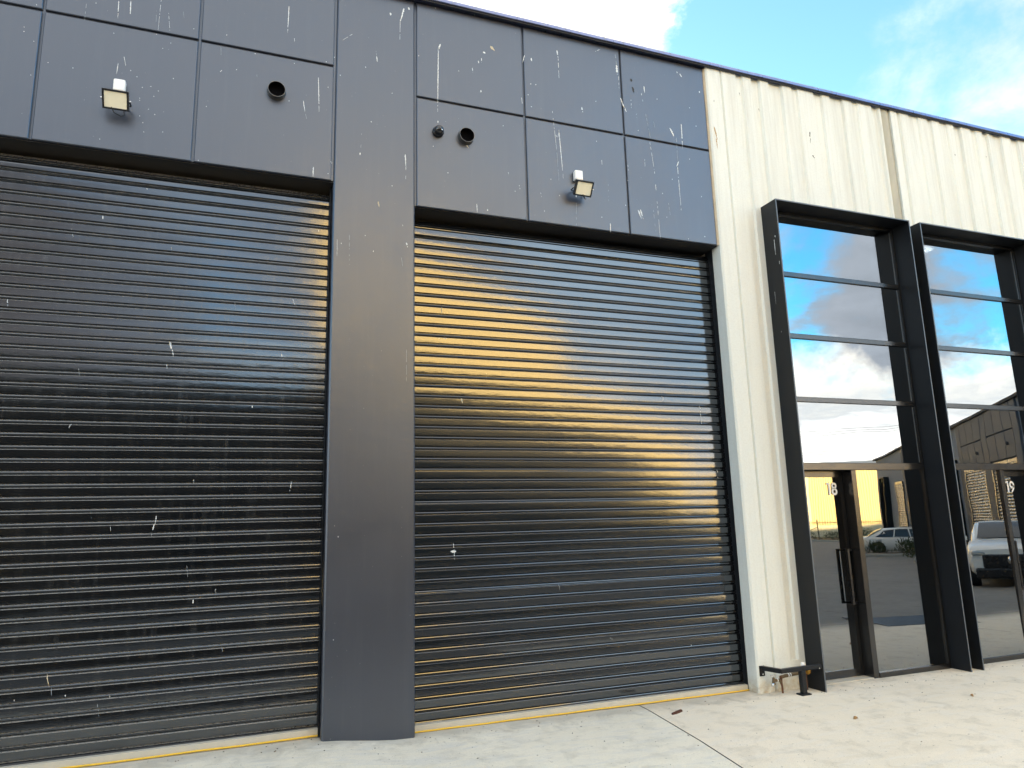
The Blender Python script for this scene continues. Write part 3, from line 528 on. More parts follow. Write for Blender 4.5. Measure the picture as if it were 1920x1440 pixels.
# window surrounds and shopfronts
def tee(x,mirror,ax): return 2*ax-x if mirror else x
AX=7.345
def digits(txt,x0,z0,h,y,parent):
    g=MB(); t=h*.175
    def quad(x,a,c,z1,z2): g.add([(a,y,z1),(c,y,z1),(c,y,z2),(a,y,z2)],[(0,1,2,3)])
    def arc(cx,cz,rx,rz,a0,a1,w,n=28):
        vs=[]
        for i in range(n+1):
            a=R(a0+(a1-a0)*i/n); co,si=math.cos(a),math.sin(a)
            vs+=[(cx+(rx-w)*co,y,cz+(rz-w)*si),(cx+rx*co,y,cz+rz*si)]
        g.add(vs,[(2*i,2*i+1,2*i+3,2*i+2) for i in range(n)])
    x=x0
    for ch in txt:
        if ch=='1':
            quad(0,x+h*.17,x+h*.17+t,z0,z0+h); g.add([(x,y,z0+h*.80),(x+h*.17,y,z0+h*.86),(x+h*.17,y,z0+h),(x+h*.10,y,z0+h),(x,y,z0+h*.95)],[(0,1,2,3,4)]); x+=h*.46
        elif ch=='8':
            arc(x+h*.30,z0+h*.745,h*.26,h*.255,0,360,t*.92); arc(x+h*.30,z0+h*.29,h*.30,h*.29,0,360,t); x+=h*.66
        elif ch=='9':
            arc(x+h*.31,z0+h*.67,h*.31,h*.33,0,360,t)
            vs=[]
            for i in range(13):
                u=i/12; a=R(-2-64*u); co,si=math.cos(a),math.sin(a)
                cx,cz=x-.02*h,z0+h*.64; rx,rz=h*.64,h*.70
                vs+=[(cx+(rx-t)*co,y,cz+(rz-t*.8)*si),(cx+rx*co,y,cz+rz*si)]
            g.add(vs,[(2*i,2*i+1,2*i+3,2*i+2) for i in range(12)])
            x+=h*.66
    return g.build('unit_number',M['vinyl'],parent)
def shopfront(x0,x1,mirror,num,drops=False):
    ztop=5.066; t=.010; F=-.268
    bb=MB()
    fold=lambda a,c,y0,y1,z0,z1,m=0: bb.box(a,c,y0,y1,z0,z1,m)
    fold(x0,x0+t,F+.003,.02,-.03,ztop-t); fold(x1-t,x1,F+.003,.02,-.03,ztop-t); fold(x0,x1,F+.003,.02,ztop-t,ztop)
    # returned front lip, paler than the sides
    e=.026
    bb.box(x0-.001,x0+t+.002,F,F+.003,-.03,ztop+.001,1); bb.box(x1-t-.002,x1+.001,F,F+.003,-.03,ztop+.001,1); bb.box(x0+t+.002,x1-t-.002,F,F+.003,ztop-t-.002,ztop+.001,1)
    if drops:
        for (y,z,l,w) in ((-.19,4.62,.17,.010),(-.235,4.36,.035,.008),(-.12,4.05,.14,.004),(-.21,4.66,.02,.014),(-.16,3.6,.015,.006)):
            n=10; vs=[]
            for i in range(n+1):
                u=i/n; h=w*.5*rng.uniform(.4,1.2)*(1-.5*u); vs+=[(x0-.0012,y-h,z-l*u),(x0-.0012,y+h,z-l*u)]
            bb.add(vs,[(2*i,2*i+1,2*i+3,2*i+2) for i in range(n)],2)
    bb.build('window_surround',[M['black_steel'],M['edge_steel'],M['drop']],W)
    # aluminium frame
    i0,i1=x0+t+.002,x1-t-.002; mu0,mu1=sorted((tee(6.155,mirror,AX),tee(6.225,mirror,AX)))
    fb=MB(); fy0,fy1=-.040,.06
    zt=ztop-t-.002
    fb.box(i0,i0+.030,fy0,fy1,-.03,zt); fb.box(i1-.030,i1,fy0,fy1,-.03,zt)
    a,c=i0+.030,i1-.030
    fb.box(a,c,fy0,fy1,5.012,zt)
    zm=[4.31,3.60,2.895]
    for z in zm: fb.cbox(a,c,fy0+.002,fy1,z-.028,z+.028,.004)
    fb.cbox(a,c,fy0-.002,.12,2.135,2.212,.004)
    fb.cbox(mu0,mu1,fy0+.001,.12,-.03,2.135,.004)
    s0,s1=((mu1,c) if not mirror else (a,mu0)); dd0,dd1=((a,mu0) if not mirror else (mu1,c))
    fb.box(s0,s1,fy0-.006,fy1,-.03,.05)
    # thin glazing beads round each pane
    def beads(p0,p1,z0,z1):
        w=.007
        fb.box(p0+.012,p0+.012+w,-.024,-.0205,z0+.012,z1-.012,1); fb.box(p1-.012-w,p1-.012,-.024,-.0205,z0+.012,z1-.012,1)
    lean=-.44 if mirror else -.16      # the panes lean back a fraction of a degree
    def pane(xa,xb,za,zb,y,name,par):
        g=MB(); hz=(zb-za)/2; g.box(xa,xb,-.004,.004,-hz,hz); ob=g.build(name,M['glass'],par); ob.location=(0,y,(za+zb)/2); ob.rotation_euler=(R(lean),0,0)
    bands=[(4.338,5.012),(3.628,4.282),(2.923,3.572),(2.212,2.867)]
    for z0,z1 in bands: beads(a,c,z0,z1)
    fr_=fb.build('glazing_frame',[M['alum'],M['edge_steel']],W)
    for z0,z1 in bands:
        pane(a-.004,c+.004,z0-.004,z1+.004,-.016,'glass_pane',fr_)
    pane(s0-.004,s1+.004,.046,2.139,-.016,'glass_pane',fr_)
    # recessed door leaf
    db=MB(); dy0,dy1=.09,.13; st=.042
    db.box(dd0+.005,dd0+.005+st,dy0,dy1,.012,2.13); db.box(dd1-.005-st,dd1-.005,dy0,dy1,.012,2.13)
    db.box(dd0+.005+st,dd1-.005-st,dy0,dy1,2.066,2.13); db.box(dd0+.005+st,dd1-.005-st,dy0,dy1,.012,.085)
    door=db.build('entry_door',M['alum'],W)
    p0,p1=dd0+.005+st,dd1-.005-st
    pane(p0-.004,p1+.004,.081,2.07,.104,'door_glass',door)
    g=MB(); g.box(dd0,dd1,-.03,.14,-.03,.008); g.build('door_sill',M['cream_metal'],door)
    hx=tee(6.052,mirror,AX); hs=tee(6.128,mirror,AX)
    g=MB(); y=.03
    g.box(hx-.012,hx+.012,y-.012,y+.012,.73,1.30)
    for z in (.742,1.288): g.tube([(hx,y,z),(hs,.06,z),(hs,.0895,z)],.011,8,0,True,False)
    g.build('door_handle',M['black_plastic'],door)
    dx=(5.925 if not mirror else tee(5.948,True,AX)-.155) if num=='18' else 8.725
    digits(num,dx,1.872,.136,.0955,door)
    # room behind
    g=MB(); X0,X1=x0-.1,x1+.1
    g.add([(X0,.25,-.02),(X1,.25,-.02),(X1,6,-.02),(X0,6,-.02),(X0,.25,5.5),(X1,.25,5.5),(X1,6,5.5),(X0,6,5.5)],
          [(0,1,2,3),(4,5,6,7),(2,3,7,6),(0,3,7,4),(1,2,6,5)])
    g.box(X0-.02,X1+.02,.02,.25,5.066,5.52); g.box(X0-.02,x0+.01,.021,.25,-.02,5.07); g.box(x1-.01,X1+.02,.021,.25,-.02,5.07)
    g.build('interior_room',M['room'],W)
    return fr_
shopfront(5.293,7.260,False,'18',True); shopfront(7.431,9.398,True,'19')
g=MB(); g.box(8.35,9.35,1.05,1.30,5.44,5.47); g.build('interior_lamp',M['room_lamp'],W)

# ------------------------------------------------------------------ things fixed to the wall
def floodlight(x,zbox,zhead,label,cable):
    t=thing('floodlight',label,'floodlight',(x,0,zhead),0,'floodlights above the roller doors')
    dz=zbox-zhead
    g=MB(); g.bbox((0,-.032,dz),(.088,.062,.105),.012); g.build('mounting_box',M['white_plastic'],t)
    rot=Matrix.Rotation(R(36),3,'X')
    c=Vector((0,-.135,0))
    g=MB(); g.bbox(c,(.188,.034,.150),.006,rot)
    for k in range(7): g.bbox(c+rot@Vector((-.066+.022*k,.024,0)),(.006,.020,.11),.001,rot,0,1)
    # raised rim round the lens
    for dx,dzz,sx,sz in ((0,.068,.188,.014),(0,-.068,.188,.014),(.087,0,.014,.122),(-.087,0,.014,.122)):
        g.bbox(c+rot@Vector((dx,-.020,dzz)),(sx,.010,sz),.002,rot,0,1)
    g.build('lamp_head',M['black_plastic'],t)
    g=MB(); q=[Vector((sx,-.0185,sz)) for sx,sz in ((-.080,-.061),(.080,-.061),(.080,.061),(-.080,.061))]+[Vector((sx,-.0178,sz)) for sx,sz in ((-.055,-.038),(.055,-.038),(.055,.038),(-.055,.038))]
    g.add([c+rot@p for p in q],[(0,1,5,4),(1,2,6,5),(2,3,7,6),(3,0,4,7),(4,5,6,7)]); g.build('lens',M['lens'],t)
    g=MB()
    for s in (-1,1):
        g.tube([(s*.098,-.135,0),(s*.098,-.06,.005),(s*.06,-.018,.02),(0,-.012,.03)],.006,6)
    g.build('bracket',M['black_plastic'],t)
    for s in (-1,1):
        g=MB(); g.tube([(s*.096,-.135,0),(s*.108,-.135,0)],.008,8); g.build('bolt',M['chrome'],t)
    g=MB(); g.tube([(-.03,-.12,-.06),(-.01,-.10,-.095),(.03,-.07,-.10),(.05,-.03,-.07),(.03,-.012,.04)] if cable else [(.0,-.12,-.06),(.04,-.09,-.088),(.06,-.05,-.07),(.05,-.012,.0)],.0045,6); g.build('cable',M['black_plastic'],t)
floodlight(-1.085,5.245,5.065,'black floodlight with cream lens under a white box above the left roller door',True)
floodlight(3.030,5.095,4.915,'black floodlight with cream lens under a white box above the right roller door',False)
def vent(x,z,label):
    t=thing('vent_pipe',label,'vent',(x,0,z),0,'round vent pipes in the cladding')
    g=MB(); g.lathe([(.074,-.001),(.074,-.058)],(0,0,0)); g.lathe([(.074,-.058),(.0705,-.058),(.0705,-.002)],(0,0,0),m=0); g.lathe([(.080,-.0015),(.080,-.006),(.0742,-.010)],(0,0,0),m=0)
    o=g.build('pipe',[M['pvc'],M['dark']],t)
    g=MB(); g.lathe([(.0742,-.055),(.0742,-.0595),(.0705,-.0595),(.0705,-.055)],(0,0,0)); g.build('pipe_rim',M['pvc_rim'],t)
    g=MB(); g.lathe([(.0704,-.0575),(.0700,-.004),(.001,-.004)],(0,0,0)); g.build('pipe_mouth',M['dark'],t)
vent(.121,5.458,'round dark vent pipe above the left roller door'); vent(1.858,5.330,'round dark vent pipe beside the small dome camera')
t=thing('security_camera','small glossy black dome camera on the wall beside a vent pipe','security camera',(1.584,0,5.335))
g=MB(); g.lathe([(.056,-.0005),(.056,-.012),(.052,-.030),(.047,-.034)],(0,0,0)); g.build('base',M['black_plastic'],t)
g=MB(); g.lathe([(.046,-.033),(.045,-.050),(.040,-.068),(.030,-.083),(.016,-.092),(.001,-.095)],(0,0,0)); g.build('dome',M['gloss_black'],t)
g=MB(); g.bbox((.018,-.088,-.018),(.012,.010,.012),.003); g.build('lens',M['chrome'],t)

# guard rail and taps
t=thing('guard_rail','low black steel guard rail protecting the taps at the foot of the white wall','guard rail',(5.05,-.235,0))
o=t.location
def rel(*ps): return [Vector(p)-o for p in ps]
g=MB()
def sq(p,q,w=.040,h=.040,m=0):
    p,q=Vector(p)-o,Vector(q)-o; d=(q-p); L=d.length; d.normalize()
    rot=d.to_track_quat('X','Z').to_matrix(); g.bbox((p+q)/2,(L,w,h),.004,rot,m,1)
sq((4.757,-.036,.232),(4.815,-.235,.232)); sq((4.800,-.235,.232),(5.288,-.240,.238))
g.build('rail',M['black_steel'],t)
g=MB(); sq((5.056,-.237,-.005),(5.056,-.237,.214),.05,.05); g.build('post',M['black_steel'],t)
g=MB(); g.bbox(Vector((5.056,-.237,.006))-o,(.11,.085,.012),.002); g.build('base_plate',M['black_steel'],t)
g=MB(); g.bbox(Vector((4.757,-.034,.205))-o,(.060,.008,.095),.002); g.build('wall_plate',M['black_steel'],t)
g=MB(); g.tube(rel((4.757,-.045,.178),(4.757,-.037,.178)),.008,8); g.build('bolt',M['chrome'],t)
g=MB(); g.tube(rel((5.25,-.262,.222),(5.25,-.255,.222)),.006,8); g.build('bolt',M['chrome'],t)
t=thing('water_tap','tarnished brass water taps on copper pipes against the white wall','water tap',(4.92,-.10,0)); o=t.location
g=MB(); g.tube(rel((4.925,-.10,-.02),(4.925,-.10,.06),(4.915,-.10,.10),(4.92,-.10,.155)),[.010,.010,.014,.015],10); g.build('riser_pipe',M['copper'],t)
g=MB(); g.tube(rel((5.225,-.10,-.02),(5.222,-.10,.15)),.009,10); g.build('riser_pipe',M['copper'],t)
g=MB(); g.tube(rel((4.92,-.10,.095),(4.90,-.10,.118),(4.85,-.10,.122),(4.825,-.105,.124)),[.014,.015,.014,.016],10)
g.tube(rel((4.92,-.10,.145),(4.97,-.10,.152),(5.08,-.10,.158),(5.20,-.10,.165)),[.016,.0165,.016,.016],10)
g.tube(rel((4.827,-.105,.150),(4.825,-.105,.085)),[.012,.018],10); g.tube(rel((5.20,-.10,.22),(5.20,-.10,.15)),.018,10)
g.build('pipe_fitting',M['brass'],t)
g=MB(); g.tube(rel((4.825,-.105,.150),(4.822,-.112,.17)),.005,6); g.bbox(Vector((4.815,-.115,.172))-o,(.055,.012,.016),.004); g.build('tap_handle',M['chrome'],t)
g=MB(); g.bbox(Vector((4.800,-.118,.09))-o,(.03,.02,.028),.006); g.build('tap_spout',M['chrome'],t)
for xx,zz,rr in ((4.872,.121,.0165),(5.005,.1545,.0185),(5.03,.156,.0175),(5.16,.163,.0185)):
    g=MB(); g.tube(rel((xx-.005,-.10,zz),(xx+.005,-.10,zz)),rr,10); g.build('thread_tape',M['tape'],t)
g=MB(); g.lathe([(.010,-.008),(.034,-.008),(.038,0),(.034,.008),(.010,.008)],tuple(Vector((5.245,-.10,.175))-o),'x',20); g.build('valve_wheel',M['amber'],t)
g=MB(); g.lathe([(.022,.0),(.022,.028),(.016,.036),(.001,.038)],tuple(Vector((5.20,-.10,.218))-o),'z',16); g.build('pipe_cap',M['white_plastic'],t)

# small litter on the concrete
def litter(name,label,cat,x,y,L,w,h,rz,m,curl=.0):
    bb=MB(); n=9; vs=[]
    for i in range(n+1):
        u=i/n; ww=w*.5*(.55+.45*math.sin(math.pi*(.1+.8*u)))*rng.uniform(.75,1.15); zz=h*rng.uniform(.8,1.1)+curl*math.sin(math.pi*u)
        for a,bz in ((-1,.0),(-.8,.8),(0,1.),(.8,.75),(1,.0)): vs.append((L*(u-.5),ww*a,zz*bz+curl*math.sin(math.pi*u)*.5))
    bb.add(vs,[(i*5+k,i*5+k+1,(i+1)*5+k+1,(i+1)*5+k) for i in range(n) for k in range(4)]+[(0,1,2,3,4),tuple(n*5+k for k in range(5))])
    ob=bb.build(name,m); ob.location=(x,y,gz(x,y)); ob.rotation_euler=(0,0,rz); return tag(ob,label,cat)
litter('bark_piece','dark brown strip of bark lying on the concrete right of the joint line','bark',3.635,-.255,.15,.035,.018,.45,M['bark'])
litter('dry_leaf','tan curled leaf on the concrete in front of the guard rail',"leaf",4.85,-1.05,.05,.03,.003,.4,M['leaf_dry'],.012)
litter('dry_leaf','tan leaf on the concrete at the far right in front of the second window','leaf',7.55,-1.45,.06,.03,.003,-.5,M['leaf_dry'],.014)
litter('dry_leaf','small brown leaf lying on the concrete in front of the glass door','leaf',6.35,-.95,.06,.02,.003,.9,M['leaf_dry'],.01)
bb=MB()
for k in range(420):
    x=rng.uniform(-1.5,9); y=-.02-abs(rng.gauss(0,1.0)) if k%3 else rng.uniform(-.12,.1)
    if y>-.06 and (x<1.4 and x>.6 or x>4.6): y-=.3
    s=rng.choice((.003,.004,.005,.007,.010)); z=gz(x,y)
    p=[(x+s*rng.uniform(.4,1)*math.cos(a+rng.uniform(-.4,.4)),y+s*rng.uniform(.4,1)*math.sin(a),z+.0005) for a in (0,1.6,3.1,4.7)]
    bb.add(p+[(x,y,z+s*.6)],[(0,1,4),(1,2,4),(2,3,4),(3,0,4)])
ob=bb.build('grit',M['grit']); tag(ob,'dark specks of grit and leaf crumbs scattered over the concrete','grit',kind='stuff')
# ------------------------------------------------------------------ the yard behind the camera (seen mirrored in the glass and the slats)
def loft(bb,secs,m=0,cap=True,smooth=True):
    n=len(secs[0]); vs=[p for s in secs for p in s]
    bb.add(vs,[(i*n+k,i*n+k+1,(i+1)*n+k+1,(i+1)*n+k) for i in range(len(secs)-1) for k in range(n-1)],m,smooth)
    if cap: bb.add(secs[0],[tuple(range(n))],m); bb.add(secs[-1],[tuple(range(n))],m)
def car(name,label,x,y,rz,L,wd,H,prof,belt,roofp,gl,r,axles,suv,grp=None):
    """prof: (x, halfwidth, zbottom, ztop) along the car, front at +x"""
    t=thing(name,label,'car',(x,y,gz(x,y)),rz,grp)
    bb=MB(); secs=[]
    for px,hw,zb,zt in prof:
        half=[(hw*.86,zb),(hw*.97,zb+.10),(hw,zb+(zt-zb)*.45),(hw*.985,zt-.12),(hw*.93,zt-.03),(hw*.80,zt+.01),(hw*.4,zt+.028)]
        secs.append([(px,-a,z) for a,z in half]+[(px,0,zt+.032)]+[(px,a,z) for a,z in reversed(half)]+[(px,-hw*.86,zb)])
    loft(bb,secs)
    # roof and pillars
    rs=[]
    for px,hb,zb,hr,zr in roofp:
        half=[(hb,zb),(hb*.5+hr*.5+.02,(zb+zr)/2),(hr+.01,zr-.05),(hr*.86,zr-.008),(hr*.45,zr+.012)]
        rs.append([(px,-a,z) for a,z in half]+[(px,0,zr+.016)]+[(px,a,z) for a,z in reversed(half)])
    loft(bb,rs)
    body=bb.build('body',M['car_white'],t)
    # windows laid 4 mm proud of the cabin
    def cab(px,u,side):
        for (a,b_) in zip(roofp,roofp[1:]):
            if a[0]<=px<=b_[0]:
                f=(px-a[0])/max(1e-6,b_[0]-a[0]); q=[p+(w-p)*f for p,w in zip(a,b_)]
                hb,zb,hr,zr=q[1:]; z=zb+(zr-.05-zb)*u; h=hb+(hr+.01-hb)*u+.02*math.sin(math.pi*u)
                return (px,side*(h+.006),z)
        return (px,0,0)
    for side in (-1,1):
        for (a0,a1,b0,b1) in gl:
            g=MB(); n=6; vs=[]
            for i in range(n+1):
                f=i/n; vs+=[cab(a0+(b0-a0)*f,.06,side),cab(a1*(1-f)+b1*f,.5,side) if False else cab((a0+(b0-a0)*f+a1+(b1-a1)*f)/2,.5,side),cab(a1+(b1-a1)*f,.93,side)]
            g.add(vs,[(3*i+k,3*i+k+1,3*i+k+4,3*i+k+3) for i in range(n) for k in range(2)],0,True); g.build('side_window',M['car_glass'],t)
    for (xa,ia),(xb,ib),nm,s in (((roofp[0][0],0),(roofp[1][0],1),'rear_window',-1),((roofp[-1][0],-1),(roofp[-2][0],-2),'windscreen',1)):
        A,B=roofp[ia],roofp[ib]; g=MB(); vs=[]
        for f in (.08,.5,.92):
            px=A[0]+(B[0]-A[0])*f; z=A[2]*(1-f)+ (B[4])*f ; hw=(A[1]*(1-f)+B[3]*f)*.86
            e=.03+.10*4*f*(1-f)*.4; vs+=[(px+s*e,-hw,z+e),(px+s*(e+.01),0,z+e+.02),(px+s*e,hw,z+e)]
        g.add(vs,[(0,1,4,3),(1,2,5,4),(3,4,7,6),(4,5,8,7)],0,True); g.build(nm,M['car_glass'],t)
    for ax in axles:
        for side in (-1,1):
            g=MB(); yy=side*(wd/2-.10)
            g.lathe([(r*.62,-.115),(r*.94,-.115),(r,-.08),(r,.08),(r*.94,.115),(r*.62,.115)],(ax,yy,r),'y',28)
            w=g.build('wheel',M['tyre'],t)
            g=MB(); f=side*.10
            g.lathe([(r*.63,-.10),(r*.63,.10)],(ax,yy,r),'y',28); g.lathe([(r*.16,f),(.001,f+side*.02)],(ax,yy,r),'y',14)
            for k in range(10):
                a=2*math.pi*k/10; ca,sa=math.cos(a),math.sin(a); px,pz=-sa*.022,ca*.022
                g.add([(ax+ca*r*.1+px,yy+f,r+sa*r*.1+pz),(ax+ca*r*.62+px,yy+f,r+sa*r*.62+pz),(ax+ca*r*.62-px,yy+f,r+sa*r*.62-pz),(ax+ca*r*.1-px,yy+f,r+sa*r*.1-pz)],[(0,1,2,3)])
            g.build('rim',M['rim'],w)
            g=MB(); g.lathe([(r*1.0,0),(r*1.14,0)],(ax,side*(wd/2+.003),r),'y',28); g.build('wheel_arch',M['black_plastic'] if suv else M['dark'],t)
    xf=prof[-1][0]; xr=prof[0][0]; zt=prof[-1][3]
    for side in (-1,1):
        g=MB()
        if suv: g.bbox((xf-.10,side*wd*.33,zt-.08),(.24,.46,.11),.03,Matrix.Rotation(side*R(-14),3,'Z'))
        else: g.bbox((xf-.12,side*wd*.34,zt-.07),(.30,.40,.13),.04,Matrix.Rotation(side*R(-22),3,'Z'))
        g.build('headlight',M['headlamp'],t)
        g=MB(); g.bbox((xr+.12,side*wd*.375,prof[0][3]-.12),(.32,.36,.16),.04,Matrix.Rotation(side*R(16),3,'Z')); g.build('tail_light',M['tail'],t)
    g=MB()
    if suv:
        g.bbox((xf-.02,0,zt-.27),(.12,1.20,.34),.04); g.bbox((xf-.03,0,.36),(.16,1.6,.26),.05)
        for s in (-1,1): g.bbox((xf-.10,s*.72,.52),(.16,.20,.18),.04)
    else: g.bbox((xf-.01,0,.52),(.08,1.0,.20),.04)
    g.build('grille',M['black_plastic'],t)
    g=MB(); g.lathe([(.001,0),(.10,0),(.10,.02),(.001,.02)],(xf+.03,0,zt-.24),'x',18); g.build('badge',M['chrome'],t)
    for side in (-1,1):
        g=MB(); fx=roofp[-1][0]-.28; g.bbox((fx,side*(wd/2+.06),belt+.06),(.14,.20,.13),.03); g.build('wing_mirror',M['car_white'],t)
    return t
# angle helpers: a spot given by compass angle and distance, measured as it stands in the yard
def spot(az,D): return D*math.sin(R(az)),5.96-D*math.cos(R(az))
sx,sy=spot(48.9,46)
car('parked_car','white four door sedan parked side on behind shrubs, mirrored in the glass door',sx,sy,math.atan2(.75,.66),4.8,1.82,1.45,
    [(-2.40,.74,.38,.86),(-2.28,.84,.26,.95),(-1.7,.89,.20,.97),(-.6,.91,.18,.945),(.7,.91,.18,.93),(1.6,.90,.20,.87),(2.15,.84,.24,.78),(2.36,.72,.30,.70),(2.42,.60,.36,.62)],.94,
    [(-1.95,.72,.97,.60,1.0),(-1.05,.78,.95,.62,1.40),(-.3,.80,.94,.64,1.46),(.35,.80,.93,.64,1.43),(1.35,.76,.90,.60,.93)],
    [(-1.55,-1.05,-.62,-.55),(-.56,-.50,.18,.12),(.24,.18,1.05,.42)],.335,(-1.42,1.42),False)
sx,sy=spot(54.7,24.0); fa=math.atan2(.585,-.81)
car('parked_car','white sport utility vehicle with a dark grille, mirrored in the window beside number 19',sx,sy,fa,4.6,1.9,1.68,
    [(-2.25,.80,.42,1.08),(-2.1,.90,.30,1.14),(-1.2,.945,.26,1.14),(.2,.95,.26,1.14),(1.0,.95,.26,1.13),(1.8,.94,.28,1.07),(2.16,.91,.32,1.0),(2.27,.84,.36,.92)],1.14,
    [(-2.05,.80,1.13,.66,1.18),(-1.75,.83,1.13,.68,1.54),(-.6,.85,1.13,.70,1.62),(.10,.85,1.13,.70,1.58),(1.05,.80,1.11,.64,1.14)],
    [(-1.70,-1.5,-.85,-.8),(-.78,-.73,.02,-.05),(.08,.02,.90,.2)],.36,(-1.38,1.38),True)

def shrub(x,y,h,w,label,n=420):
    t=thing('shrub',label,'shrub',(x,y,gz(x,y)+.1),0,'low shrubs in the yard beds'); r_=random.Random(int(x*100+y*10)); g=MB()
    for k in range(n):
        a=r_.uniform(0,6.283); q=r_.random()**.5; zz=r_.random()**.8
        p=Vector((w*q*math.cos(a)*(1.1-.6*zz),w*q*math.sin(a)*(1.1-.6*zz),h*zz*(.75+.4*r_.random())))
        d=Vector((r_.gauss(0,.6),r_.gauss(0,.6),r_.uniform(.2,1.2))).normalized()*r_.uniform(.12,.24); s=d.cross(Vector((r_.gauss(0,1),r_.gauss(0,1),r_.gauss(0,1)))).normalized()*.022
        g.add([p-s*.4,p+d*.5-s,p+d,p+d*.5+s],[(0,1,2,3)])
    g.build('leaves',M['foliage'],t)
    g=MB()
    for k in range(6):
        a=k*1.05; g.tube([(0,0,-.1),(w*.3*math.cos(a),w*.3*math.sin(a),h*.4),(w*.6*math.cos(a),w*.6*math.sin(a),h*.8)],.012,5)
    g.build('stems',M['wood'],t)
SL=['round dark shrub in front of the rear wheel of the white sedan','dark shrub beside the middle of the white sedan','small dark shrub near the tail of the white sedan','lone dark shrub on the nearer kerbed island','dark low shrub at the foot of the steel fence','dark low shrub by the fence gate','dark low shrub where the fence meets the grey building']
for (az,D,h,w),lb in zip(((46.9,42.6,.62,.62),(48.9,42.3,.68,.7),(45.6,43,.5,.5),(49.6,35,.7,.7),(42.6,73.4,.8,1.2),(44.4,73.2,.7,1.1),(46.3,72.6,.9,1.2)),SL):
    shrub(*spot(az,D),h,w,lb)
def island(label,az0,az1,D,wd):
    a,c=Vector((*spot(az0,D),0)),Vector((*spot(az1,D),0)); d=(c-a); L=d.length; t=thing('kerbed_island',label,'kerb',((a+c)/2).to_tuple(),math.atan2(d.y,d.x),'kerbed planting islands')
    t.location.z=gz(t.location.x,t.location.y)
    g=MB(); g.bbox((0,0,.05),(L,wd,.20),.05); g.build('kerb',M['kerb'],t)
    g=MB(); g.bbox((0,0,.10),(L-.3,wd-.3,.14),.03); g.build('soil',M['soil'],t)
island('long pale kerbed bed with shrubs in front of the white sedan',45.2,52.,42.6,1.4); island('short pale kerbed island nearer the glass door',49.2,52.5,35,1.4); island('pale kerbed bed along the fence',41.,46.4,73.2,1.6)
# steel cover plate let into the yard
px,py=spot(48.8,13.6); g=MB(); g.cbox(-.8,.8,-.012,.0,-.45,.45,.004)
for i in range(9): g.box(-.74,.74,-.016,-.012,-.40+.1*i-.012,-.40+.1*i+.012)
o=g.build('cover_plate',simple('dark_cover_steel',(.05,.055,.065),.5,.3)); o.rotation_euler=(R(-90),0,R(12)); o.location=(px,py,gz(px,py)+.004); tag(o,'dark steel cover plate let into the concrete, mirrored low in the glass beside the door','cover plate')

# fence
fx,fy=spot(43.2,75); t=thing('steel_fence','dark upright bar steel fence with a gate in front of the sunlit cream warehouse','fence',(fx,fy,gz(fx,fy)),math.atan2(-.68,.73)+math.pi/2+math.pi/2*0)
ang=math.atan2(.682,.731); t.rotation_euler=(0,0,ang)
g=MB()
for i in range(130): g.box(-6.5+.1*i,-6.5+.1*i+.025,-.012,.012,.08,1.85)
g.build('bars',M['fence'],t)
g=MB()
for z in (.25,1.65): g.box(-6.5,6.5,.013,.045,z,z+.05)
g.build('rail',M['fence'],t)
for x in (-6.5,-4.0,-1.9,.4,3.,6.5):
    g=MB(); g.box(x-.05,x+.05,.05,.15,0,2.0); g.build('post',M['fence'],t)
g=MB(); g.tube([(-1.9,-.05,1.3),(-1.2,-.05,.9),(-.4,-.05,.95),(.4,-.05,1.25)],.03,6); g.build('gate_chain',M['fence'],t)

# sunlit cream warehouse beyond the fence
def corr_wall(bb,x0,x1,z0,z1,p=.25,d=.04,y=0.,m=0):
    pts=[]; x=x0
    while x<x1:
        for u,v in ((0,0),(.5,0),(.6,-d),(.9,-d),(1.,0)): pts.append((x+u*p,y+v))
        x+=p
    n=len(pts); bb.add([(a,b_,z) for z in (z0,z1) for a,b_ in pts],[(i,i+1,n+i+1,n+i) for i in range(n-1)],m)
ax_,ay_=spot(44.0,88); t=thing('warehouse','cream corrugated warehouse in golden sunlight beyond the fence, mirrored in the glass door','building',(ax_,ay_,-.95),R(224))
bb=MB(); corr_wall(bb,-12,12,1.5,8.0); bb.box(-12,12,.05,25,0,8.0); bb.box(-12,12,-.05,.05,0,1.5,1); bb.build('wall',[M['y_metal'],M['y_trim']],t)
for x in (-7.5,-6.2,-2.6,1.5,5.8,9.6):
    g=MB(); g.box(x-.16,x+.16,-.16,-.045,1.5,7.9); g.build('column',M['y_trim'],t)
g=MB(); g.add([(-12.4,-.4,8.05),(12.4,-.4,8.05),(12.4,12.5,9.2),(-12.4,12.5,9.2),(12.4,25.4,8.05),(-12.4,25.4,8.05)],[(0,1,2,3),(3,2,4,5)]); g.build('roof',M['roof'],t)
# tall cream warehouse across the yard
t=thing('warehouse','tall cream steel warehouse across the yard whose sunlit wall glows gold in the roller doors','building',(49.5,-64.7,-.95),R(135))
bb=MB(); corr_wall(bb,0,67.,0,HB,.30,.05)
e=Matrix.Rotation(R(-135),3,'Z')@Vector((.078,-.997,0)); poly=[(0,.06),(67,.06),(67+e.x*30,.06+e.y*30),(0,22)]
bb.add([(a,c,z) for z in (0,HB) for a,c in poly],[(0,1,2,3),(7,6,5,4)]+[(i,(i+1)%4,4+(i+1)%4,4+i) for i in range(4)])
pn=[(44,.0),(67,.0),(67+e.x*12,.06+e.y*12),(44,8.)]      # taller block at the near end
corr_wall(bb,44,67.,HB,HN,.30,.05); bb.add([(a,c+.06,z) for z in (HB,HN) for a,c in pn],[(0,1,2,3),(7,6,5,4)]+[(i,(i+1)%4,4+(i+1)%4,4+i) for i in range(4)])
bb.build('wall',M['y_metal'],t)
